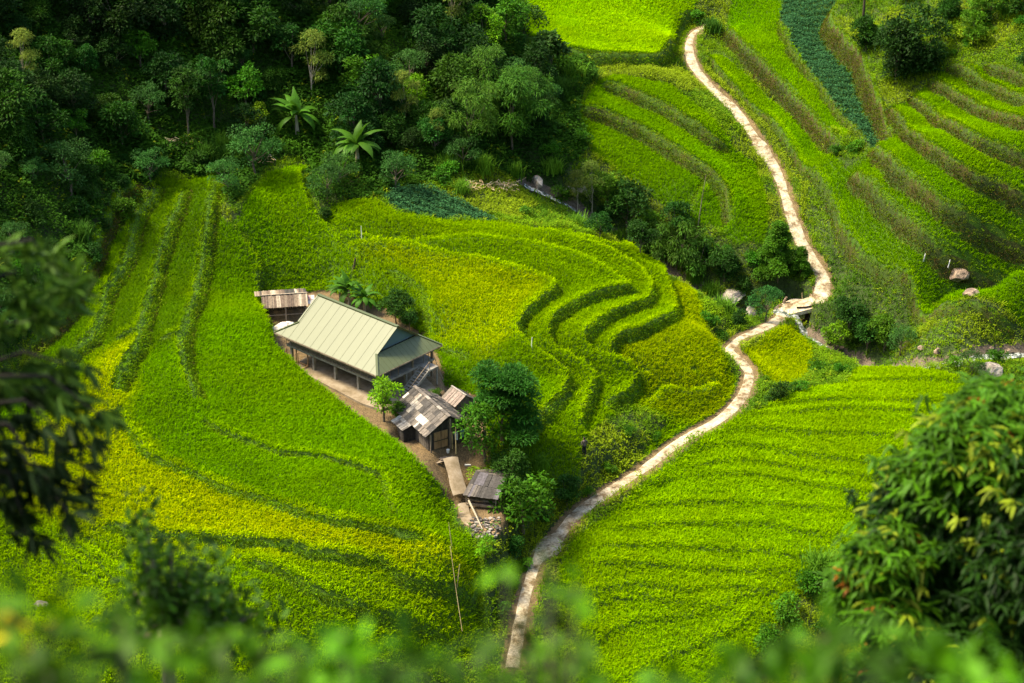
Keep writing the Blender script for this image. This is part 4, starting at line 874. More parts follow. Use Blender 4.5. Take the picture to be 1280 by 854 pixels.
def trunkmesh(name, Ht, r, tips, n=7, bend=.15):
    m = MB(); P = [Vector((0, 0, -.4))]; k = 5
    for i in range(1, k+1): P.append(Vector((random.uniform(-bend, bend)*i/k, random.uniform(-bend, bend)*i/k, Ht*i/k)))
    m.tube(P, [r*(1-.55*i/k) for i in range(k+1)], n)
    for t in tips:
        t = Vector(t); s = P[min(k, max(1, int(k*random.uniform(.45, 1.0))))]
        if t.z < s.z+.1: s = P[max(1, int(k*.4))]
        md = s.lerp(t, .5)+Vector((0, 0, random.uniform(-.1, .25))); m.tube([s, md, t], [r*.42, r*.26, r*.09], 5)
    return m.mesh(name)
def proto(name, Hh, Rr, th, nb, nl, ln, wd, col, droop=.3, flat=.8, br=.4, shape='round', up=.8, tr=.12):
    cs = []; rs = []; tries = 0
    while len(cs) < nb:
        t = random.random(); a = random.random()*6.283
        if shape == 'round': z = th+(Hh-th)*(.12+.8*t); rr_ = Rr*math.sqrt(max(.05, 1-(2*t-1)**2))*random.uniform(.35, .9)
        elif shape == 'cone': z = th+(Hh-th)*t; rr_ = Rr*(1-t*.85)*random.uniform(.4, .85)
        elif shape == 'layer': t = int(t*4)/4+.1; z = th+(Hh-th)*t; rr_ = Rr*(1-.35*t)*random.uniform(.25, 1)
        elif shape == 'top': z = th+(Hh-th)*(.3+.7*t); rr_ = Rr*random.uniform(.1, .9)*(1-.5*t)
        else: z = Hh*.55*t; rr_ = Rr*random.uniform(0, .8)*(1-.3*t)
        cs.append((rr_*math.cos(a), rr_*math.sin(a), z)); rs.append(Rr*br*random.uniform(.6, 1.25)*(1-.4*t if shape == 'cone' else 1))
    cr = tint_mesh(name+'_crown', foliage(cs, rs, nl, ln, wd, col, droop, flat, up)); tk = trunkmesh(name+'_trunk', max(th+.4*(Hh-th), .3), tr, cs[:min(9, nb)]) if th is not None else None
    return dict(crown=cr, trunk=tk, mat='leaf', H=Hh)
LD = (.018, .075, .006); LM = (.045, .15, .005); LL = (.12, .27, .005); LY = (.19, .29, .010); LB = (.025, .12, .010)
PR = {
 'dense': [proto('dense', 5, 2.2, 1.0, 16, 150, .3, .5, LD) for _ in range(2)],
 'leafy': [proto('leafy', 4.6, 2.0, 1.1, 14, 110, .32, .45, LM) for _ in range(2)],
  'shade': [proto('shade', 5.2, 2.6, .15, 24, 140, .3, .5, (.010, .042, .004)) for _ in range(3)],  # shade kinds: leaf colour darkened in place of cloud shadow over the forest
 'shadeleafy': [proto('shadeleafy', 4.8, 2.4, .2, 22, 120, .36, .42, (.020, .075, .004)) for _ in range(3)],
 'light': [proto('light', 4.2, 1.7, 1.1, 12, 110, .26, .5, LL) for _ in range(2)],
 'tall': [proto('tall', 7.5, 1.7, 3.2, 16, 110, .28, .45, LD, tr=.11) for _ in range(2)],
 'feather': [proto('feather', 7.5, 3.4, 1.6, 34, 380, .38, .3, LB, droop=.15, flat=.38, br=.34, shape='layer', up=1.2, tr=.16)],
 'cone': [proto('cone', 5.6, 2.6, .3, 44, 420, .17, .55, (.06, .15, .006), flat=.75, br=.34, shape='cone')],
 'bush': [proto('bush', 2.6, 1.7, .1, 9, 120, .24, .5, LM, shape='bush', tr=.06) for _ in range(2)],
 'darkbush': [proto('darkbush', 2.4, 1.6, .1, 9, 130, .22, .5, LD, shape='bush', tr=.06)],
 'yellow': [proto('yellow', 2.8, 2.0, .2, 11, 110, .26, .5, LY, shape='bush', tr=.06)],
 'droopy': [proto('droopy', 8.5, 4.0, 1.5, 30, 210, .42, .2, (.045, .12, .007), droop=.9, br=.3, tr=.13) for _ in range(2)],
 'bamboo': [proto('bamboo', 6.5, 1.9, 1.0, 16, 130, .34, .18, (.12, .18, .02), droop=.7, br=.35, tr=.07)],
 'hang': [proto('hang', 5.2, 2.8, .9, 18, 150, .4, .25, (.04, .11, .006), droop=1.2, br=.34)],
 'grey': [proto('grey', 4.4, 2.3, .8, 15, 150, .22, .4, (.032, .115, .018), br=.36)],
 'round': [proto('round', 5.4, 2.5, 2.4, 15, 60, .62, .6, (.035, .11, .014), br=.36, shape='top')],
}
def reed(h, n, col, spread):
    P = np.zeros((n, 3)); P[:, :2] = rng.normal(size=(n, 2))*spread; hh = h*rng.uniform(.6, 1.1, n); c = np.array(col)*rng.uniform(.7, 1.3, (n, 1))
    parts = []
    a = rng.uniform(0, 6.283, n); d = np.stack([np.cos(a), np.sin(a), np.zeros(n)], 1); s = np.stack([-np.sin(a), np.cos(a), np.zeros(n)], 1); w = .035*rng.uniform(.7, 1.5, n)
    K = 5; rows = []
    ln = rng.uniform(.2, .9, n)
    for k in range(K+1):
        t = k/K; q = P+d*(ln*hh*t**1.6*.8)[:, None]+np.array([0, 0, 1.])*(hh*(t-.45*ln*t**3))[:, None]; ww = (w*(1-t**2)+.004)[:, None]; rows += [q-s*ww, q+s*ww]
    V = np.stack(rows, 1).reshape(-1, 3); b = np.arange(n)*(2*(K+1)); F = np.stack([np.stack([b+2*k, b+2*k+1, b+2*k+3, b+2*k+2], 1) for k in range(K)], 1).reshape(-1, 4)
    return V, F, np.repeat(c, K, 0)
PR['reed'] = [dict(crown=mesh_np('reed', *reed(1.9, 260, (.10, .24, .015), .5)), trunk=None, mat='weed', H=2) for _ in range(2)]
PR['darkreed'] = [dict(crown=mesh_np('reed', *reed(1.7, 260, (.045, .13, .012), .45)), trunk=None, mat='weed', H=2)]
def banana(seed, col):
    r_ = random.Random(seed); parts = []; n = 17
    for i in range(n):
        a = i*2.4+r_.uniform(-.3, .3); el = r_.uniform(.15, 1.15) if i > 1 else 1.4; L = r_.uniform(1.7, 2.5); w = .31; z0 = 1.5+.02*i; K = 9
        d = np.array([math.cos(a), math.sin(a), 0]); s = np.array([-math.sin(a), math.cos(a), 0]); p = np.array([0, 0, z0]); rows = []; ang = el+.35
        c = np.array(col)*r_.uniform(.75, 1.3)
        for k in range(K+1):
            t = k/K; ww = w*math.sin(math.pi*min(1, max(0, (t-.12)/.88))**.75)*1.0+.015
            if t > .12: ww *= r_.uniform(.8, 1.05)
            rows.append((p-s*ww+np.array([0, 0, -.12*ww/w]), p.copy(), p+s*ww+np.array([0, 0, -.12*ww/w]))); ang -= (.11+.13*(1.4-el)*.5)*1.3
            p = p+(d*math.cos(ang)+np.array([0, 0, 1])*math.sin(ang))*L/K
        V = np.array([q for r3 in rows for q in r3]); F = []
        for k in range(K):
            b = k*3; F += [(b, b+1, b+4, b+3), (b+1, b+2, b+5, b+4)]
        parts.append((V, np.array(F), np.tile(c, (len(F), 1))*np.array([[r_.uniform(.85, 1.15)] for _ in F])))
    cr = tint_mesh('banana_leaves', parts); tk = MB().tube([(0, 0, -.3), (.03, 0, .8), (0, .02, 1.65)], [.17, .14, .08], 9).mesh('banana_stem')
    return dict(crown=cr, trunk=tk, mat='shine', H=3)
PR['banana'] = [banana(i, (.048, .145, .010)) for i in (1, 2, 3)]
BIDX = {}
NOUN = {'banana': ('banana_plant', 'banana plant'), 'reed': ('reed_clump', 'reeds'), 'darkreed': ('reed_clump', 'reeds'), 'bush': ('bush', 'bush'), 'darkbush': ('bush', 'bush'), 'yellow': ('bush', 'bush'), 'bamboo': ('bamboo_clump', 'bamboo')}
def plant(kind, u, v, sc, label, group=None, rz=None, at=None):
    L = PR[kind]; i = BIDX.get(kind, 0); BIDX[kind] = i+1; pr = L[i % len(L)]
    p = at if at is not None else P3(u, v); nm, cat = NOUN.get(kind, ('tree', 'tree')); rz = random.uniform(0, 6.28) if rz is None else rz
    if pr['trunk'] is None:
        o = link(nm, pr['crown'], None, MAT[pr['mat']], p); o.rotation_euler.z = rz; o.scale = (sc, sc, sc); return tag(o, label, cat, group)
    o = thing(nm, label, cat, p, rz, group, sc)
    link('stem' if kind == 'banana' else 'trunk', pr['trunk'], o, MAT['palebark' if kind in ('banana', 'bamboo') else 'bark']); link('leaves' if kind == 'banana' else 'crown', pr['crown'], o, MAT[pr['mat']]); return o
PLANTS = [
 ('light', 480, 527, 1.0, 'light green fruit tree at the yard edge in front of the staircase'), ('bush', 498, 520, .75, 'low bush beside the light green fruit tree in the yard'),
 ('feather', 628, 558, 1.0, 'big blue-green tree with feathery tiers right of the hut'), ('leafy', 606, 578, 1.15, 'dense leafy tree touching the right side of the hut'),
 ('yellow', 606, 606, .85, 'low yellowish bush spreading above the firewood shed'), ('leafy', 654, 672, 1.35, 'dark green tree between the firewood shed and the fork of the path'),
 ('darkbush', 640, 690, .8, 'dark bush at the foot of the tree by the path fork'), ('dense', 708, 634, .62, 'small dark tree beside the path above the fork'),
 ('reed', 672, 585, .8, 'tuft of broad leaves behind the firewood shed'), ('dense', 495, 408, .72, 'dark small tree behind the ridge of the stilt house'), ('dense', 512, 416, .5, 'darker shrub right of the small tree behind the stilt house'),
 ('banana', 437, 383, 1.05, 'bright banana plant behind the ridge of the stilt house'), ('banana', 456, 390, .9, 'lower banana plant between the ridge and the dark small tree'), ('banana', 425, 376, .75, 'small banana plant nearest the bamboo roofed shed'),
 ('bush', 545, 497, .45, 'little bright shrub at the back corner of the yard'), ('light', 607, 700, .5, 'slender sapling at the lower end of the ramp'), ('bush', 657, 712, .55, 'small bush left of the path fork'),
 ('bush', 640, 735, .6, 'weedy bush in the gully left of the lower path'), ('bush', 628, 770, .6, 'weedy bush in the gully near the bottom'), ('darkbush', 680, 655, .6, 'bush at the upper side of the path fork'),
 ('cone', 972, 354, 1.15, 'dense cone shaped tree left of the path above the bridge'), ('grey', 957, 402, .85, 'grey-green tree left of the footbridge'), ('darkbush', 922, 405, .85, 'dark bush left of the grey-green tree'),
 ('reed', 903, 390, 1.1, 'bright green reeds above the bend of the path'), ('reed', 888, 368, 1.0, 'reeds climbing behind the bright green ones'), ('reed', 868, 352, .9, 'narrow reeds at the tip of the terraced knoll'),
 ('hang', 852, 338, 1.2, 'dark tree with hanging leaves under the leafless stem'), ('hang', 822, 330, 1.0, 'dark tree with hanging leaves beside the yellowish one'), ('leafy', 812, 306, .85, 'yellowish green tree between two dark trees by the upper stream'),
 ('dense', 783, 292, 1.2, 'dark bluish tree on the bank of the upper stream'), ('bamboo', 740, 268, .95, 'tall yellowish bamboo clump above the upper stream'), ('bamboo', 722, 262, .7, 'thin yellowish bamboo left of the tall clump'),
 ('darkbush', 910, 345, 1.0, 'dark bush below the cone shaped tree'), ('darkbush', 880, 322, .9, 'dark bush under the middle terraces'), ('bush', 940, 330, .8, 'green bush left of the cone shaped tree'), ('leafy', 900, 336, .6, 'small tree between the stream and the middle terraces'),
 ('light', 1043, 442, .85, 'tree with orange dots right of the footbridge'), ('dense', 1083, 444, .85, 'bushy green tree in the middle behind the rice mound'), ('grey', 1125, 446, .75, 'pale green tree at the right of the row behind the rice mound'),
 ('bush', 1062, 430, .9, 'bush between the two trees right of the footbridge'), ('bush', 1020, 470, .9, 'bush on the slope below the tree with orange dots'), ('darkbush', 972, 500, 1.0, 'dark round bush beside the path bend'), ('bush', 1000, 492, .7, 'low bush right of the dark round bush'),
 ('bush', 1050, 470, .7, 'bush at the left shoulder of the rice mound'), ('bush', 1190, 462, .8, 'bush at the right shoulder of the rice mound'), ('grey', 1215, 470, .6, 'pale bush below the white boulder'), ('bush', 1245, 455, .8, 'bush behind the white boulder'),
 ('round', 688, 98, .95, 'round crowned tree with broad leaves against the bright top field'), ('reed', 715, 100, 1.3, 'dark reeds right of the round crowned tree'), ('darkreed', 735, 100, 1.2, 'dark reeds at the corner of the bright top field'), ('darkreed', 700, 115, 1.3, 'dark reeds below the round crowned tree'),
 ('leafy', 632, 62, 1.35, 'tall tree left of the bright top field'), ('dense', 655, 60, 1.1, 'dark tree at the left edge of the bright top field'), ('light', 605, 70, 1.3, 'yellowish tree near the bright top field'),
 ('droopy', 585, 195, 1.0, 'left part tree of the grove with hanging leaves'), ('droopy', 640, 190, 1.1, 'largest tree with hanging leaves in the grove'), ('droopy', 612, 150, 1.0, 'upper tree with hanging leaves in the grove'), ('droopy', 665, 160, .8, 'right tree with hanging leaves beside the weedy slope'), ('bamboo', 548, 195, .8, 'small yellowish bamboo left of the hanging grove'),
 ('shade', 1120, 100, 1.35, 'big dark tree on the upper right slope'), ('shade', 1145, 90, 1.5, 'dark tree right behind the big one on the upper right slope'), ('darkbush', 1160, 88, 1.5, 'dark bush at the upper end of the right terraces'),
 ('banana', 372, 172, 1.5, 'large bright banana plant at the forest edge above the left field'), ('banana', 447, 212, 1.6, 'large dark banana plant beside the bluish shrubs'),
 ('grey', 410, 252, .85, 'bluish shrub at the edge of the upper left field'), ('grey', 425, 238, .9, 'bluish shrub under the dark banana plant'), ('darkbush', 408, 274, .7, 'small dark bush on the bank of the upper left field'), ('grey', 495, 238, .9, 'bluish bush left of the vegetable plot'),
 ('tall', 236, 178, 1.05, 'slim dark tree with a bare trunk at the forest edge'), ('tall', 268, 165, 1.15, 'slim tree with a pale bare trunk, right of the darker one'),
 ('darkreed', 255, 200, 1.5, 'dark reeds left of the yellow dry leaves'), ('darkreed', 290, 205, 1.6, 'dark reeds at the head of the left field'), ('reed', 275, 190, 1.3, 'lighter reeds below the slim trees'), ('darkreed', 320, 200, 1.4, 'dark reeds beside the upper left field'),
 ('reed', 560, 212, 1.2, 'reeds below the hanging grove'), ('reed', 600, 215, 1.3, 'bright reeds under the largest hanging tree'), ('reed', 640, 222, 1.1, 'reeds right of the dry cut stalks'), ('bush', 655, 272, .7, 'small green bush at the far edge of the knoll'),
 ('reed', 575, 240, .9, 'reeds at the upper corner of the vegetable plot'), ('reed', 720, 285, 1.0, 'bright reeds along the far edge of the knoll'), ('reed', 745, 292, 1.0, 'bright reeds under the yellowish bamboo'), ('reed', 770, 302, .9, 'bright reeds near the dark bluish tree'), ('bush', 812, 322, .8, 'pale leafed bush at the knoll edge'),
 ('bush', 700, 250, .9, 'green bush above the upper stream'), ('darkbush', 755, 275, .9, 'dark bush under the yellowish bamboo'), ('bush', 725, 180, .9, 'bush left of the middle terraces'), ('reed', 690, 215, 1.1, 'reeds on the weedy slope left of the middle terraces'),
 ('bush', 1070, 192, .8, 'bush at the lower tip of the blue-green plot'), ('bush', 1045, 195, .7, 'bush between two terraces below the blue-green plot'), ('bush', 870, 28, .9, 'bush at the top end of the path'), ('darkreed', 890, 38, 1.2, 'dark reeds where the path leaves the picture'),
 ('bush', 1010, 740, 1.0, 'bush at the lower right rim of the rice mound'), ('bush', 985, 775, 1.1, 'bush on the slope under the rice mound'), ('banana', 1035, 745, .9, 'banana plant beside the foreground tree'), ('reed', 1025, 715, 1.3, 'reeds at the right rim of the rice mound'), ('bush', 960, 810, 1.0, 'bush near the bottom right of the rice mound'), ('darkbush', 1040, 790, 1.2, 'dark bush behind the foreground tree'),
 ('hang', 872, 350, 1.0, 'dark tree with hanging leaves nearest the flat pale boulder'), ('dense', 845, 300, .9, 'dark tree behind the two with hanging leaves'), ('dense', 905, 352, .75, 'small dark tree above the bright green reeds'), ('leafy', 760, 262, 1.0, 'green tree right of the tall yellowish bamboo clump'),
 ('dense', 800, 320, .8, 'dark tree low on the bank by the knoll edge'), ('cone', 1000, 345, .6, 'small dense tree between the cone shaped tree and the path'), ('dense', 750, 300, .6, 'dark small tree among the bright reeds'), ('leafy', 1105, 440, .9, 'leafy tree between the bushy green and the pale green tree'), ('dense', 1060, 420, .9, 'dark tree behind the one with orange dots'),
 ('darkbush', 930, 365, 1.0, 'dark bush behind the flat pale boulder'), ('bush', 885, 405, .7, 'bush at the right tip of the knoll'), ('bush', 900, 425, .6, 'low bush just left of the path bend'),
 ('dense', 640, 615, .8, 'dark tree right of the yellowish bush above the shed'), ('bush', 820, 552, .45, 'low weed bush at the head of the gully'), ('bush', 785, 545, .5, 'low broad leafed weed in the gully'), ('bush', 760, 590, .5, 'weed bush between the gully and the path'), ('bush', 735, 620, .45, 'weed bush above the path'),
]
for s_ in PLANTS: plant(s_[0], s_[1], s_[2], s_[3], s_[4])
# forest on the upper left slope: separate trees and bushes
FT = {'shade': 'dark broad crowned tree of the forest slope', 'shadeleafy': 'deep green leafy tree of the forest slope', 'dense': 'dark broad tree of the forest slope', 'leafy': 'green leafy tree of the forest slope', 'tall': 'slim tall tree of the forest slope', 'light': 'lighter green tree of the forest slope', 'droopy': 'tree with hanging leaves of the forest slope',
      'bush': 'green bush of the forest slope', 'darkbush': 'dark bush of the forest slope', 'grey': 'bluish green shrub of the forest slope', 'darkreed': 'dark reed clump of the forest slope', 'banana': 'banana plant of the forest slope', 'bamboo': 'thin bamboo of the forest slope'}
def where(u, v):
    a = 'far left' if u < 130 else 'left' if u < 300 else 'middle' if u < 460 else 'right'
    b = 'at the top edge' if v < 45 else 'high up' if v < 120 else 'halfway up' if v < 210 else 'low down'
    return '%s, %s side' % (b, a)
placed = []; FOR2 = FOR; tries = 0
bx0, by0 = FOR2[:, 0].min(), FOR2[:, 1].min(); bx1, by1 = FOR2[:, 0].max(), FOR2[:, 1].max()
rf_ = random.Random(11)
SP0 = math.sin(PITCH)
def uvof(x, y, z):
    dx, dyy, dz_ = x-CAM[0], y-CAM[1], z-CAM[2]; dep = dyy*CP-dz_*SP0; vv = dyy*SP0+dz_*CP; return 640+FPX*dx/dep, 427-FPX*vv/dep
SP0 = math.sin(PITCH)
keepout = [(372, 172, 40), (447, 212, 42), (640, 190, 40), (236, 175, 18), (268, 165, 18)]
while len(placed) < 235 and tries < 9000:
    tries += 1; x = rf_.uniform(bx0, bx1); y = rf_.uniform(by0, by1)
    if not bool(inpoly(FOR2, np.array(x), np.array(y))): continue
    z = float(H(x, y)); u, v = uvof(x, y, z)
    if u < -50 or u > 700 or v < -110: continue
    if any(abs(u-a) < r and -r*.4 < v-b < r*1.6 for a, b, r in keepout): continue
    low = float(pdp(FOR2, np.array([x]), np.array([y]))[0]) > -3.0
    sp = rf_.uniform(1.7, 3.0)
    if any((x-a)**2+(y-b)**2 < sp*sp for a, b in placed): continue
    placed.append((x, y)); edge = v > 200 or low
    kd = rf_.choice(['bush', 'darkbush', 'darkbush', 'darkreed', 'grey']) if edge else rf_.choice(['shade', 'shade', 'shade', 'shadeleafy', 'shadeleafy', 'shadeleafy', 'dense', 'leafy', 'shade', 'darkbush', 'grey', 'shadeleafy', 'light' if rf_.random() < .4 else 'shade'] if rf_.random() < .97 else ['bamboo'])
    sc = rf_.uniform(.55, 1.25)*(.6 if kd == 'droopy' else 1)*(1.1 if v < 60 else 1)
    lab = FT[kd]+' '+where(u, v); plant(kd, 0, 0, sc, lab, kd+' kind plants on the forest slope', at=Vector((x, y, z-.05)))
print('forest', len(placed))
# plants on the upper right slope, in loose drifts
rq = random.Random(4); zone = px("1048,-30 1300,-30 1300,96 1240,80 1186,76 1150,70 1100,130 1075,75 1055,45", .2); cnt = 0; tr_ = 0
gx0, gy0, gx1, gy1 = zone[:, 0].min(), zone[:, 1].min(), zone[:, 0].max(), zone[:, 1].max()
KD = {'bush': 'green bush', 'darkbush': 'dark bush', 'reed': 'bright reed clump', 'yellow': 'yellowish bush', 'shadeleafy': 'deep green small tree', 'leafy': 'green small tree'}
while cnt < 75 and tr_ < 4000:
    tr_ += 1; x = rq.uniform(gx0, gx1); y = rq.uniform(gy0, gy1)
    if not bool(inpoly(zone, np.array(x), np.array(y))): continue
    if float(vnoise(np.array(x), np.array(y), 5.0, 77)) < .28+.2*rq.random(): continue
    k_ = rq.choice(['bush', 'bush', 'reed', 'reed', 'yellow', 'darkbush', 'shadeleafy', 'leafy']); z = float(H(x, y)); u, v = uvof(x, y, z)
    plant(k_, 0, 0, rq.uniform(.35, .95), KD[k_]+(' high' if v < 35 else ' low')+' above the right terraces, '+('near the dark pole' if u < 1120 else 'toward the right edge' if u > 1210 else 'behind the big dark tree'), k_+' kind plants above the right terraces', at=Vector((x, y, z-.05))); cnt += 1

# ---- foreground plants on the near hillside
def hexleaves(P, ax, nr, ln, wd, col, bend=.12):
    ax = ax/np.linalg.norm(ax, axis=1, keepdims=True); s = np.cross(ax, nr); s /= (np.linalg.norm(s, axis=1, keepdims=True)+1e-9); nn = np.cross(s, ax); l = ln[:, None]; w = wd[:, None]
    b = nn*l*bend
    V = np.stack([P, P+ax*l*.3+s*w*.42+b*.5, P+ax*l*.65+s*w*.4+b*.4, P+ax*l-b*.8, P+ax*l*.65-s*w*.4+b*.4, P+ax*l*.3-s*w*.42+b*.5, P+ax*l*.32-b*.1, P+ax*l*.65-b*.2], 1).reshape(-1, 3)
    i = np.arange(len(P))*8; F = np.stack([np.stack([i, i+1, i+6, i+5], 1), np.stack([i+1, i+2, i+7, i+6], 1), np.stack([i+6, i+7, i+4, i+5], 1), np.stack([i+2, i+3, i+4, i+7], 1)], 1).reshape(-1, 4)
    return V, F, np.repeat(col, 4, 0)
def atd(u, v, d):
    r = ray(u, v); r = r/np.linalg.norm(r); return CAM+r*d
def gnd(x, y): return float(H(x, y))
# tree on the right: rosettes of long drooping leaves
D0 = 13.0
blobs = [(1250, 520, .36), (1225, 560, .42), (1180, 590, .36), (1150, 640, .36), (1120, 690, .3), (1090, 720, .24), (1215, 650, .5), (1270, 620, .5), (1160, 740, .42), (1230, 750, .5), (1110, 770, .26), (1290, 560, .35), (1300, 700, .5), (1330, 800, .6), (1190, 830, .5), (1260, 850, .5), (1120, 850, .35), (1350, 620, .6), (1300, 950, .7), (1180, 930, .5), (1080, 700, .14), (1062, 745, .12), (1130, 600, .16)]
tb = atd(1290, 900, D0+.6); base_t = Vector((tb[0]+.2, tb[1], gnd(tb[0]+.2, tb[1])))
ft = thing('foreground_tree', 'large blurred tree with drooping leaves and red young tips at the lower right', 'tree', base_t)
parts = []
for (u, v, r) in blobs:
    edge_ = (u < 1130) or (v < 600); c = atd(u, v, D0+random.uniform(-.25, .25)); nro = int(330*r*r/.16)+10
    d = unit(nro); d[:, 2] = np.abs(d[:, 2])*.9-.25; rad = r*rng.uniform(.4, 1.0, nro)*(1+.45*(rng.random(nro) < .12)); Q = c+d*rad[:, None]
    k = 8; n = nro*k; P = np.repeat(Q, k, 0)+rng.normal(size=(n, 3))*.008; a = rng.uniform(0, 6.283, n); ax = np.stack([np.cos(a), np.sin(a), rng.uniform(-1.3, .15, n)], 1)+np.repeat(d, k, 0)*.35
    nr = unit(n)*.25; nr[:, 2] += 1; base_c = (np.array([.042, .125, .004]) if edge_ else np.array([.010, .036, .003]))*rng.uniform(.6, 1.5, (nro, 1))  # left and top leaves coloured as lit, inner ones as crown shade
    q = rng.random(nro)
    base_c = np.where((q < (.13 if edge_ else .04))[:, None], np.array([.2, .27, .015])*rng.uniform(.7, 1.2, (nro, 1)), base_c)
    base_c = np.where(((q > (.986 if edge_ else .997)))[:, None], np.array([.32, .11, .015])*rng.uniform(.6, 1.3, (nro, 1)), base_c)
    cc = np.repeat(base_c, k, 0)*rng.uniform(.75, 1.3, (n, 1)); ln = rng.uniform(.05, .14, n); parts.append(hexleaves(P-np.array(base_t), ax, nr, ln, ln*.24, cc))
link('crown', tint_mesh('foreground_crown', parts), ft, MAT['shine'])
m = MB(); top = Vector(atd(1250, 640, D0+.3))-base_t
m.tube([(0, 0, -.3), (.05, .1, top.z*.4), (0, .05, top.z*.7), top], [.12, .1, .08, .04], 9)
for (u, v, r) in blobs:
    c = Vector(atd(u, v, D0))-base_t; s = Vector((0, .05, top.z*random.uniform(.45, .8))); m.tube([s, s.lerp(c, .55)+Vector((0, 0, .08)), c], [.035, .022, .008], 6)
m.build('trunk', 'bark', ft)
# dark boughs on the left
D1 = 8.5; tb = atd(-260, 700, D1); base_t = Vector((tb[0]-.3, tb[1], gnd(tb[0]-.3, tb[1])))
bt_ = thing('dark_bough_tree', 'dark out-of-focus boughs with finger-like leaves reaching in from the left', 'tree', base_t); parts = []; m = MB()
toph = Vector(atd(-250, 250, D1))-base_t; m.tube([(0, 0, -.3), (toph.x*.6, 0, toph.z*.5), toph], [.12, .09, .05], 9)
boughs = [((-150, 330), (40, 300), (75, 345), 0), ((-150, 380), (20, 340), (50, 400), 0), ((-150, 430), (40, 400), (105, 370), 0), ((-150, 470), (60, 470), (125, 520), 1), ((-150, 520), (30, 500), (95, 555), 2),
          ((-150, 560), (20, 560), (85, 640), 2), ((-120, 590), (10, 590), (40, 680), 2), ((-150, 500), (30, 440), (100, 460), 1), ((-150, 600), (40, 580), (110, 610), 2), ((-150, 540), (10, 530), (60, 600), 2), ((-150, 480), (10, 480), (70, 500), 2)]
for (a, b, c, tone) in boughs:
    A, B, C_ = [Vector(atd(*q, D1+random.uniform(-.3, .3)))-base_t for q in (a, b, c)]; m.tube([A, B, C_], [.010, .007, .003], 6); s0 = toph*random.uniform(.5, .9); m.tube([s0, A], [.02, .01], 6)
    for t in np.linspace(.25, 1, 20):
        p = np.array((A.lerp(B, t)).lerp(B.lerp(C_, t), t)); k = 8; off = rng.normal(size=(1, 3))*.035
        P = np.tile(p, (k, 1))+off; ax = unit(k)*.7; ax[:, 0] += .5; ax[:, 2] += (-.75 if tone else .05); nr = unit(k); nr[:, 2] += .6
        col = {0: np.array([.06, .13, .012]), 1: np.array([.045, .10, .01]), 2: np.array([.012, .028, .006])}[tone]*rng.uniform(.5, 1.4, (k, 1)); ln = rng.uniform(.06, .15, k); parts.append(hexleaves(P, ax, nr, ln, ln*.2, col))  # lower boughs painted near black as silhouettes, upper ones as lit green
m.build('trunk', 'blackbark', bt_); link('crown', tint_mesh('bough_crown', parts), bt_, MAT['shine'])
# shrub with brown twigs
D2 = 9.0; tb = atd(196, 900, D2); base_t = Vector((tb[0], tb[1], gnd(tb[0], tb[1])))
sh = thing('twiggy_shrub', 'out-of-focus shrub with brown twigs and small dark leaves at the lower left', 'shrub', base_t); m = MB(); parts = []
root = Vector(atd(208, 800, D2))-base_t; m.tube([(0, 0, -.2), root*.5+Vector((.03, 0, 0)), root], [.05, .04, .03], 7)
tips = [(150, 770), (165, 735), (190, 700), (215, 690), (240, 700), (262, 705), (280, 725), (300, 745), (325, 765), (310, 780), (250, 740), (225, 730), (180, 640), (175, 680), (290, 770), (270, 755), (200, 750), (335, 790), (140, 790), (235, 765)]
for (u, v) in tips:
    t = Vector(atd(u, v, D2+random.uniform(-.3, .3)))-base_t; md = root.lerp(t, .5)+Vector((0, 0, -.04)); m.tube([root, md, t], [.02, .014, .005], 5)
    red = False
    for q in np.linspace(.45, 1.1, 13):
        k = 6; p = np.array(root.lerp(md, q).lerp(md.lerp(t, q), q)); P = np.tile(p, (k, 1))+rng.normal(size=(k, 3))*.04; ax = unit(k); ax[:, 2] -= .1; nr = unit(k)*.6; nr[:, 2] += 1
        col = np.array([.045, .11, .006])*rng.uniform(.4, 1.7, (k, 1)); 
        if red and q > .95: col[:3] = [.3, .05, .02]
        ln = rng.uniform(.035, .075, k); parts.append(hexleaves(P, ax, nr, ln, ln*.5, col))
m.build('trunk', 'bark', sh); link('crown', tint_mesh('shrub_crown', parts), sh, MAT['shine'])
# very near, strongly blurred leaves along the bottom
def nearbush(label, pts, D, col, lf, seed, name='near_bush'):
    c0 = atd(np.mean([p[0] for p in pts]), 1000, D); bs = Vector((c0[0], c0[1], gnd(c0[0], c0[1]))); o = thing(name, label, 'bush', bs); m = MB(); parts = []
    for p in pts:
        u, v, r, cm = p; c = atd(u, v, D+random.uniform(-.25, .25)); m.tube([(0, 0, -.1), (Vector(c)-bs)*.5+Vector((0, .03, -.05)), Vector(c)-bs], [.012, .008, .003], 5)
        n = int(24*(r/.08)**2)+4; P = c+unit(n)*(r*rng.uniform(.2, 1, n)**.6)[:, None]; ax = unit(n); nr = unit(n)*.6; nr[:, 2] += 1; ln = lf*rng.uniform(.6, 1.2, n)
        cc = np.array(col)*cm*(rng.uniform(.35, 1.7)*rng.uniform(.6, 1.4, (n, 1))) if not isinstance(cm, tuple) else np.array(cm)*rng.uniform(.8, 1.2, (n, 1))
        parts.append(hexleaves(P-np.array(bs), ax, nr, ln, ln*.5, cc))
    m.build('stem', 'bark', o); link('foliage', tint_mesh('near_leaves', parts), o, MAT['shine'])
G = (.055, .16, .003)
nearbush('strongly blurred green leaves with a yellow one at the lower left corner', [(10, 770, .05, 1.0), (35, 800, .025, (.75, .62, .02)), (-10, 830, .1, .7), (60, 845, .08, 1.1), (110, 800, .07, .9), (100, 850, .08, .6), (150, 830, .07, .9), (60, 780, .04, .8), (150, 780, .03, .6)], 2.9, G, .05, 1)
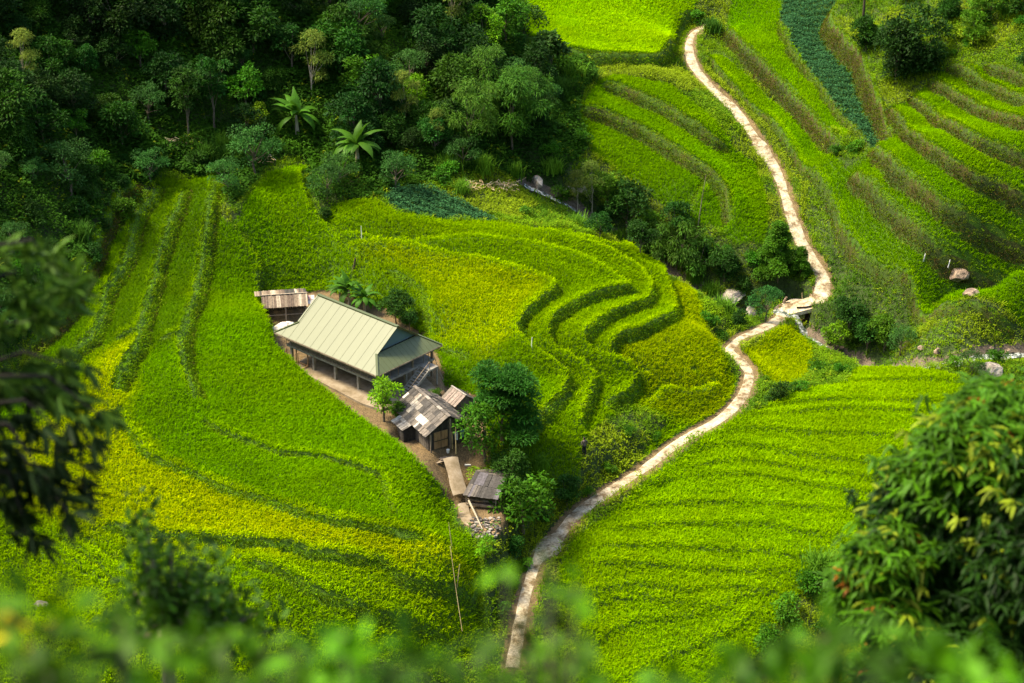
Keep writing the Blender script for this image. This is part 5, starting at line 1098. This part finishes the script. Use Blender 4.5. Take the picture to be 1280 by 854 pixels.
nearbush('strongly blurred dark green leaves along the bottom left', [(210, 845, .08, .5), (260, 830, .07, .8), (300, 850, .07, .9), (330, 815, .05, .35), (365, 840, .06, .5), (280, 800, .03, .6), (240, 870, .1, .6)], 3.2, G, .05, 2)
nearbush('strongly blurred bright green leaves at the bottom middle', [(430, 795, .035, 1.7), (445, 830, .06, 1.2), (410, 845, .06, 1.1), (480, 850, .06, .6), (530, 845, .05, .5), (500, 870, .09, .8)], 2.8, G, .05, 3)
nearbush('strongly blurred dark spray of leaves before the end of the path', [(665, 790, .045, .45), (690, 760, .03, .45), (675, 830, .06, .6), (715, 820, .05, .7), (620, 845, .07, .9), (580, 835, .05, .8), (650, 860, .09, .8), (740, 850, .06, .8), (690, 710, .018, 1.5), (632, 718, .014, 1.7), (705, 745, .02, .9), (720, 735, .018, 1.3)], 3.0, G, .045, 4)
nearbush('strongly blurred green leaves along the bottom right', [(1000, 835, .05, 1.0), (1050, 820, .055, .7), (1100, 845, .07, .5), (950, 850, .06, .9), (905, 858, .05, 1.0), (1150, 830, .05, .8), (1200, 850, .06, 1.1), (1250, 850, .06, 1.3), (1000, 870, .1, .8), (1030, 795, .03, 1.0), (1160, 870, .1, .7), (830, 868, .05, .8), (920, 825, .02, 1.0)], 3.1, G, .05, 5)

# ------------------------------------------------------------------ world, light, camera
wd = bpy.data.worlds.new("World"); SC.world = wd; wd.use_nodes = True; nt = wd.node_tree
bg = nt.nodes['Background']; sky = nt.nodes.new('ShaderNodeTexSky'); sky.sky_type = 'NISHITA'; sky.sun_disc = False; sky.dust_density = 3.5; sky.ozone_density = .4; sky.altitude = 900
SUN_EL = R(58); SUN_AZ = R(280)     # azimuth clockwise from +Y: the sun stands to the left and slightly beyond the camera's side
sky.sun_elevation = SUN_EL; sky.sun_rotation = SUN_AZ; nt.links.new(sky.outputs[0], bg.inputs[0]); bg.inputs[1].default_value = .15
sd = bpy.data.lights.new('sun', 'SUN'); sd.energy = 2.9; sd.angle = R(13); sd.color = (1, .92, .74); so = bpy.data.objects.new('sun', sd); COL.objects.link(so)
dv = Vector((math.sin(SUN_AZ)*math.cos(SUN_EL), math.cos(SUN_AZ)*math.cos(SUN_EL), math.sin(SUN_EL))); so.rotation_euler = dv.to_track_quat('Z', 'Y').to_euler(); so.location = (-60, 100, 150)
cd = bpy.data.cameras.new('camera'); cd.lens = 36*FPX/1280; cd.sensor_width = 36; cd.clip_start = .3; cd.clip_end = 2000
cd.dof.use_dof = True; cd.dof.focus_distance = 172; cd.dof.aperture_fstop = 2.8
co = bpy.data.objects.new('camera', cd); COL.objects.link(co); co.location = CAM; co.rotation_euler = (math.pi/2-PITCH, 0, 0); SC.camera = co
SC.view_settings.view_transform = 'Standard'; SC.view_settings.look = 'None'; SC.view_settings.exposure = 1.68; SC.view_settings.gamma = 1; SC.view_settings.use_white_balance = True; SC.view_settings.white_balance_temperature = 7300; SC.view_settings.white_balance_tint = 10
SC.render.engine = 'CYCLES'; SC.cycles.max_bounces = 5; SC.cycles.diffuse_bounces = 3; SC.cycles.glossy_bounces = 2; SC.cycles.transmission_bounces = 3
SC.cycles.use_denoising = True
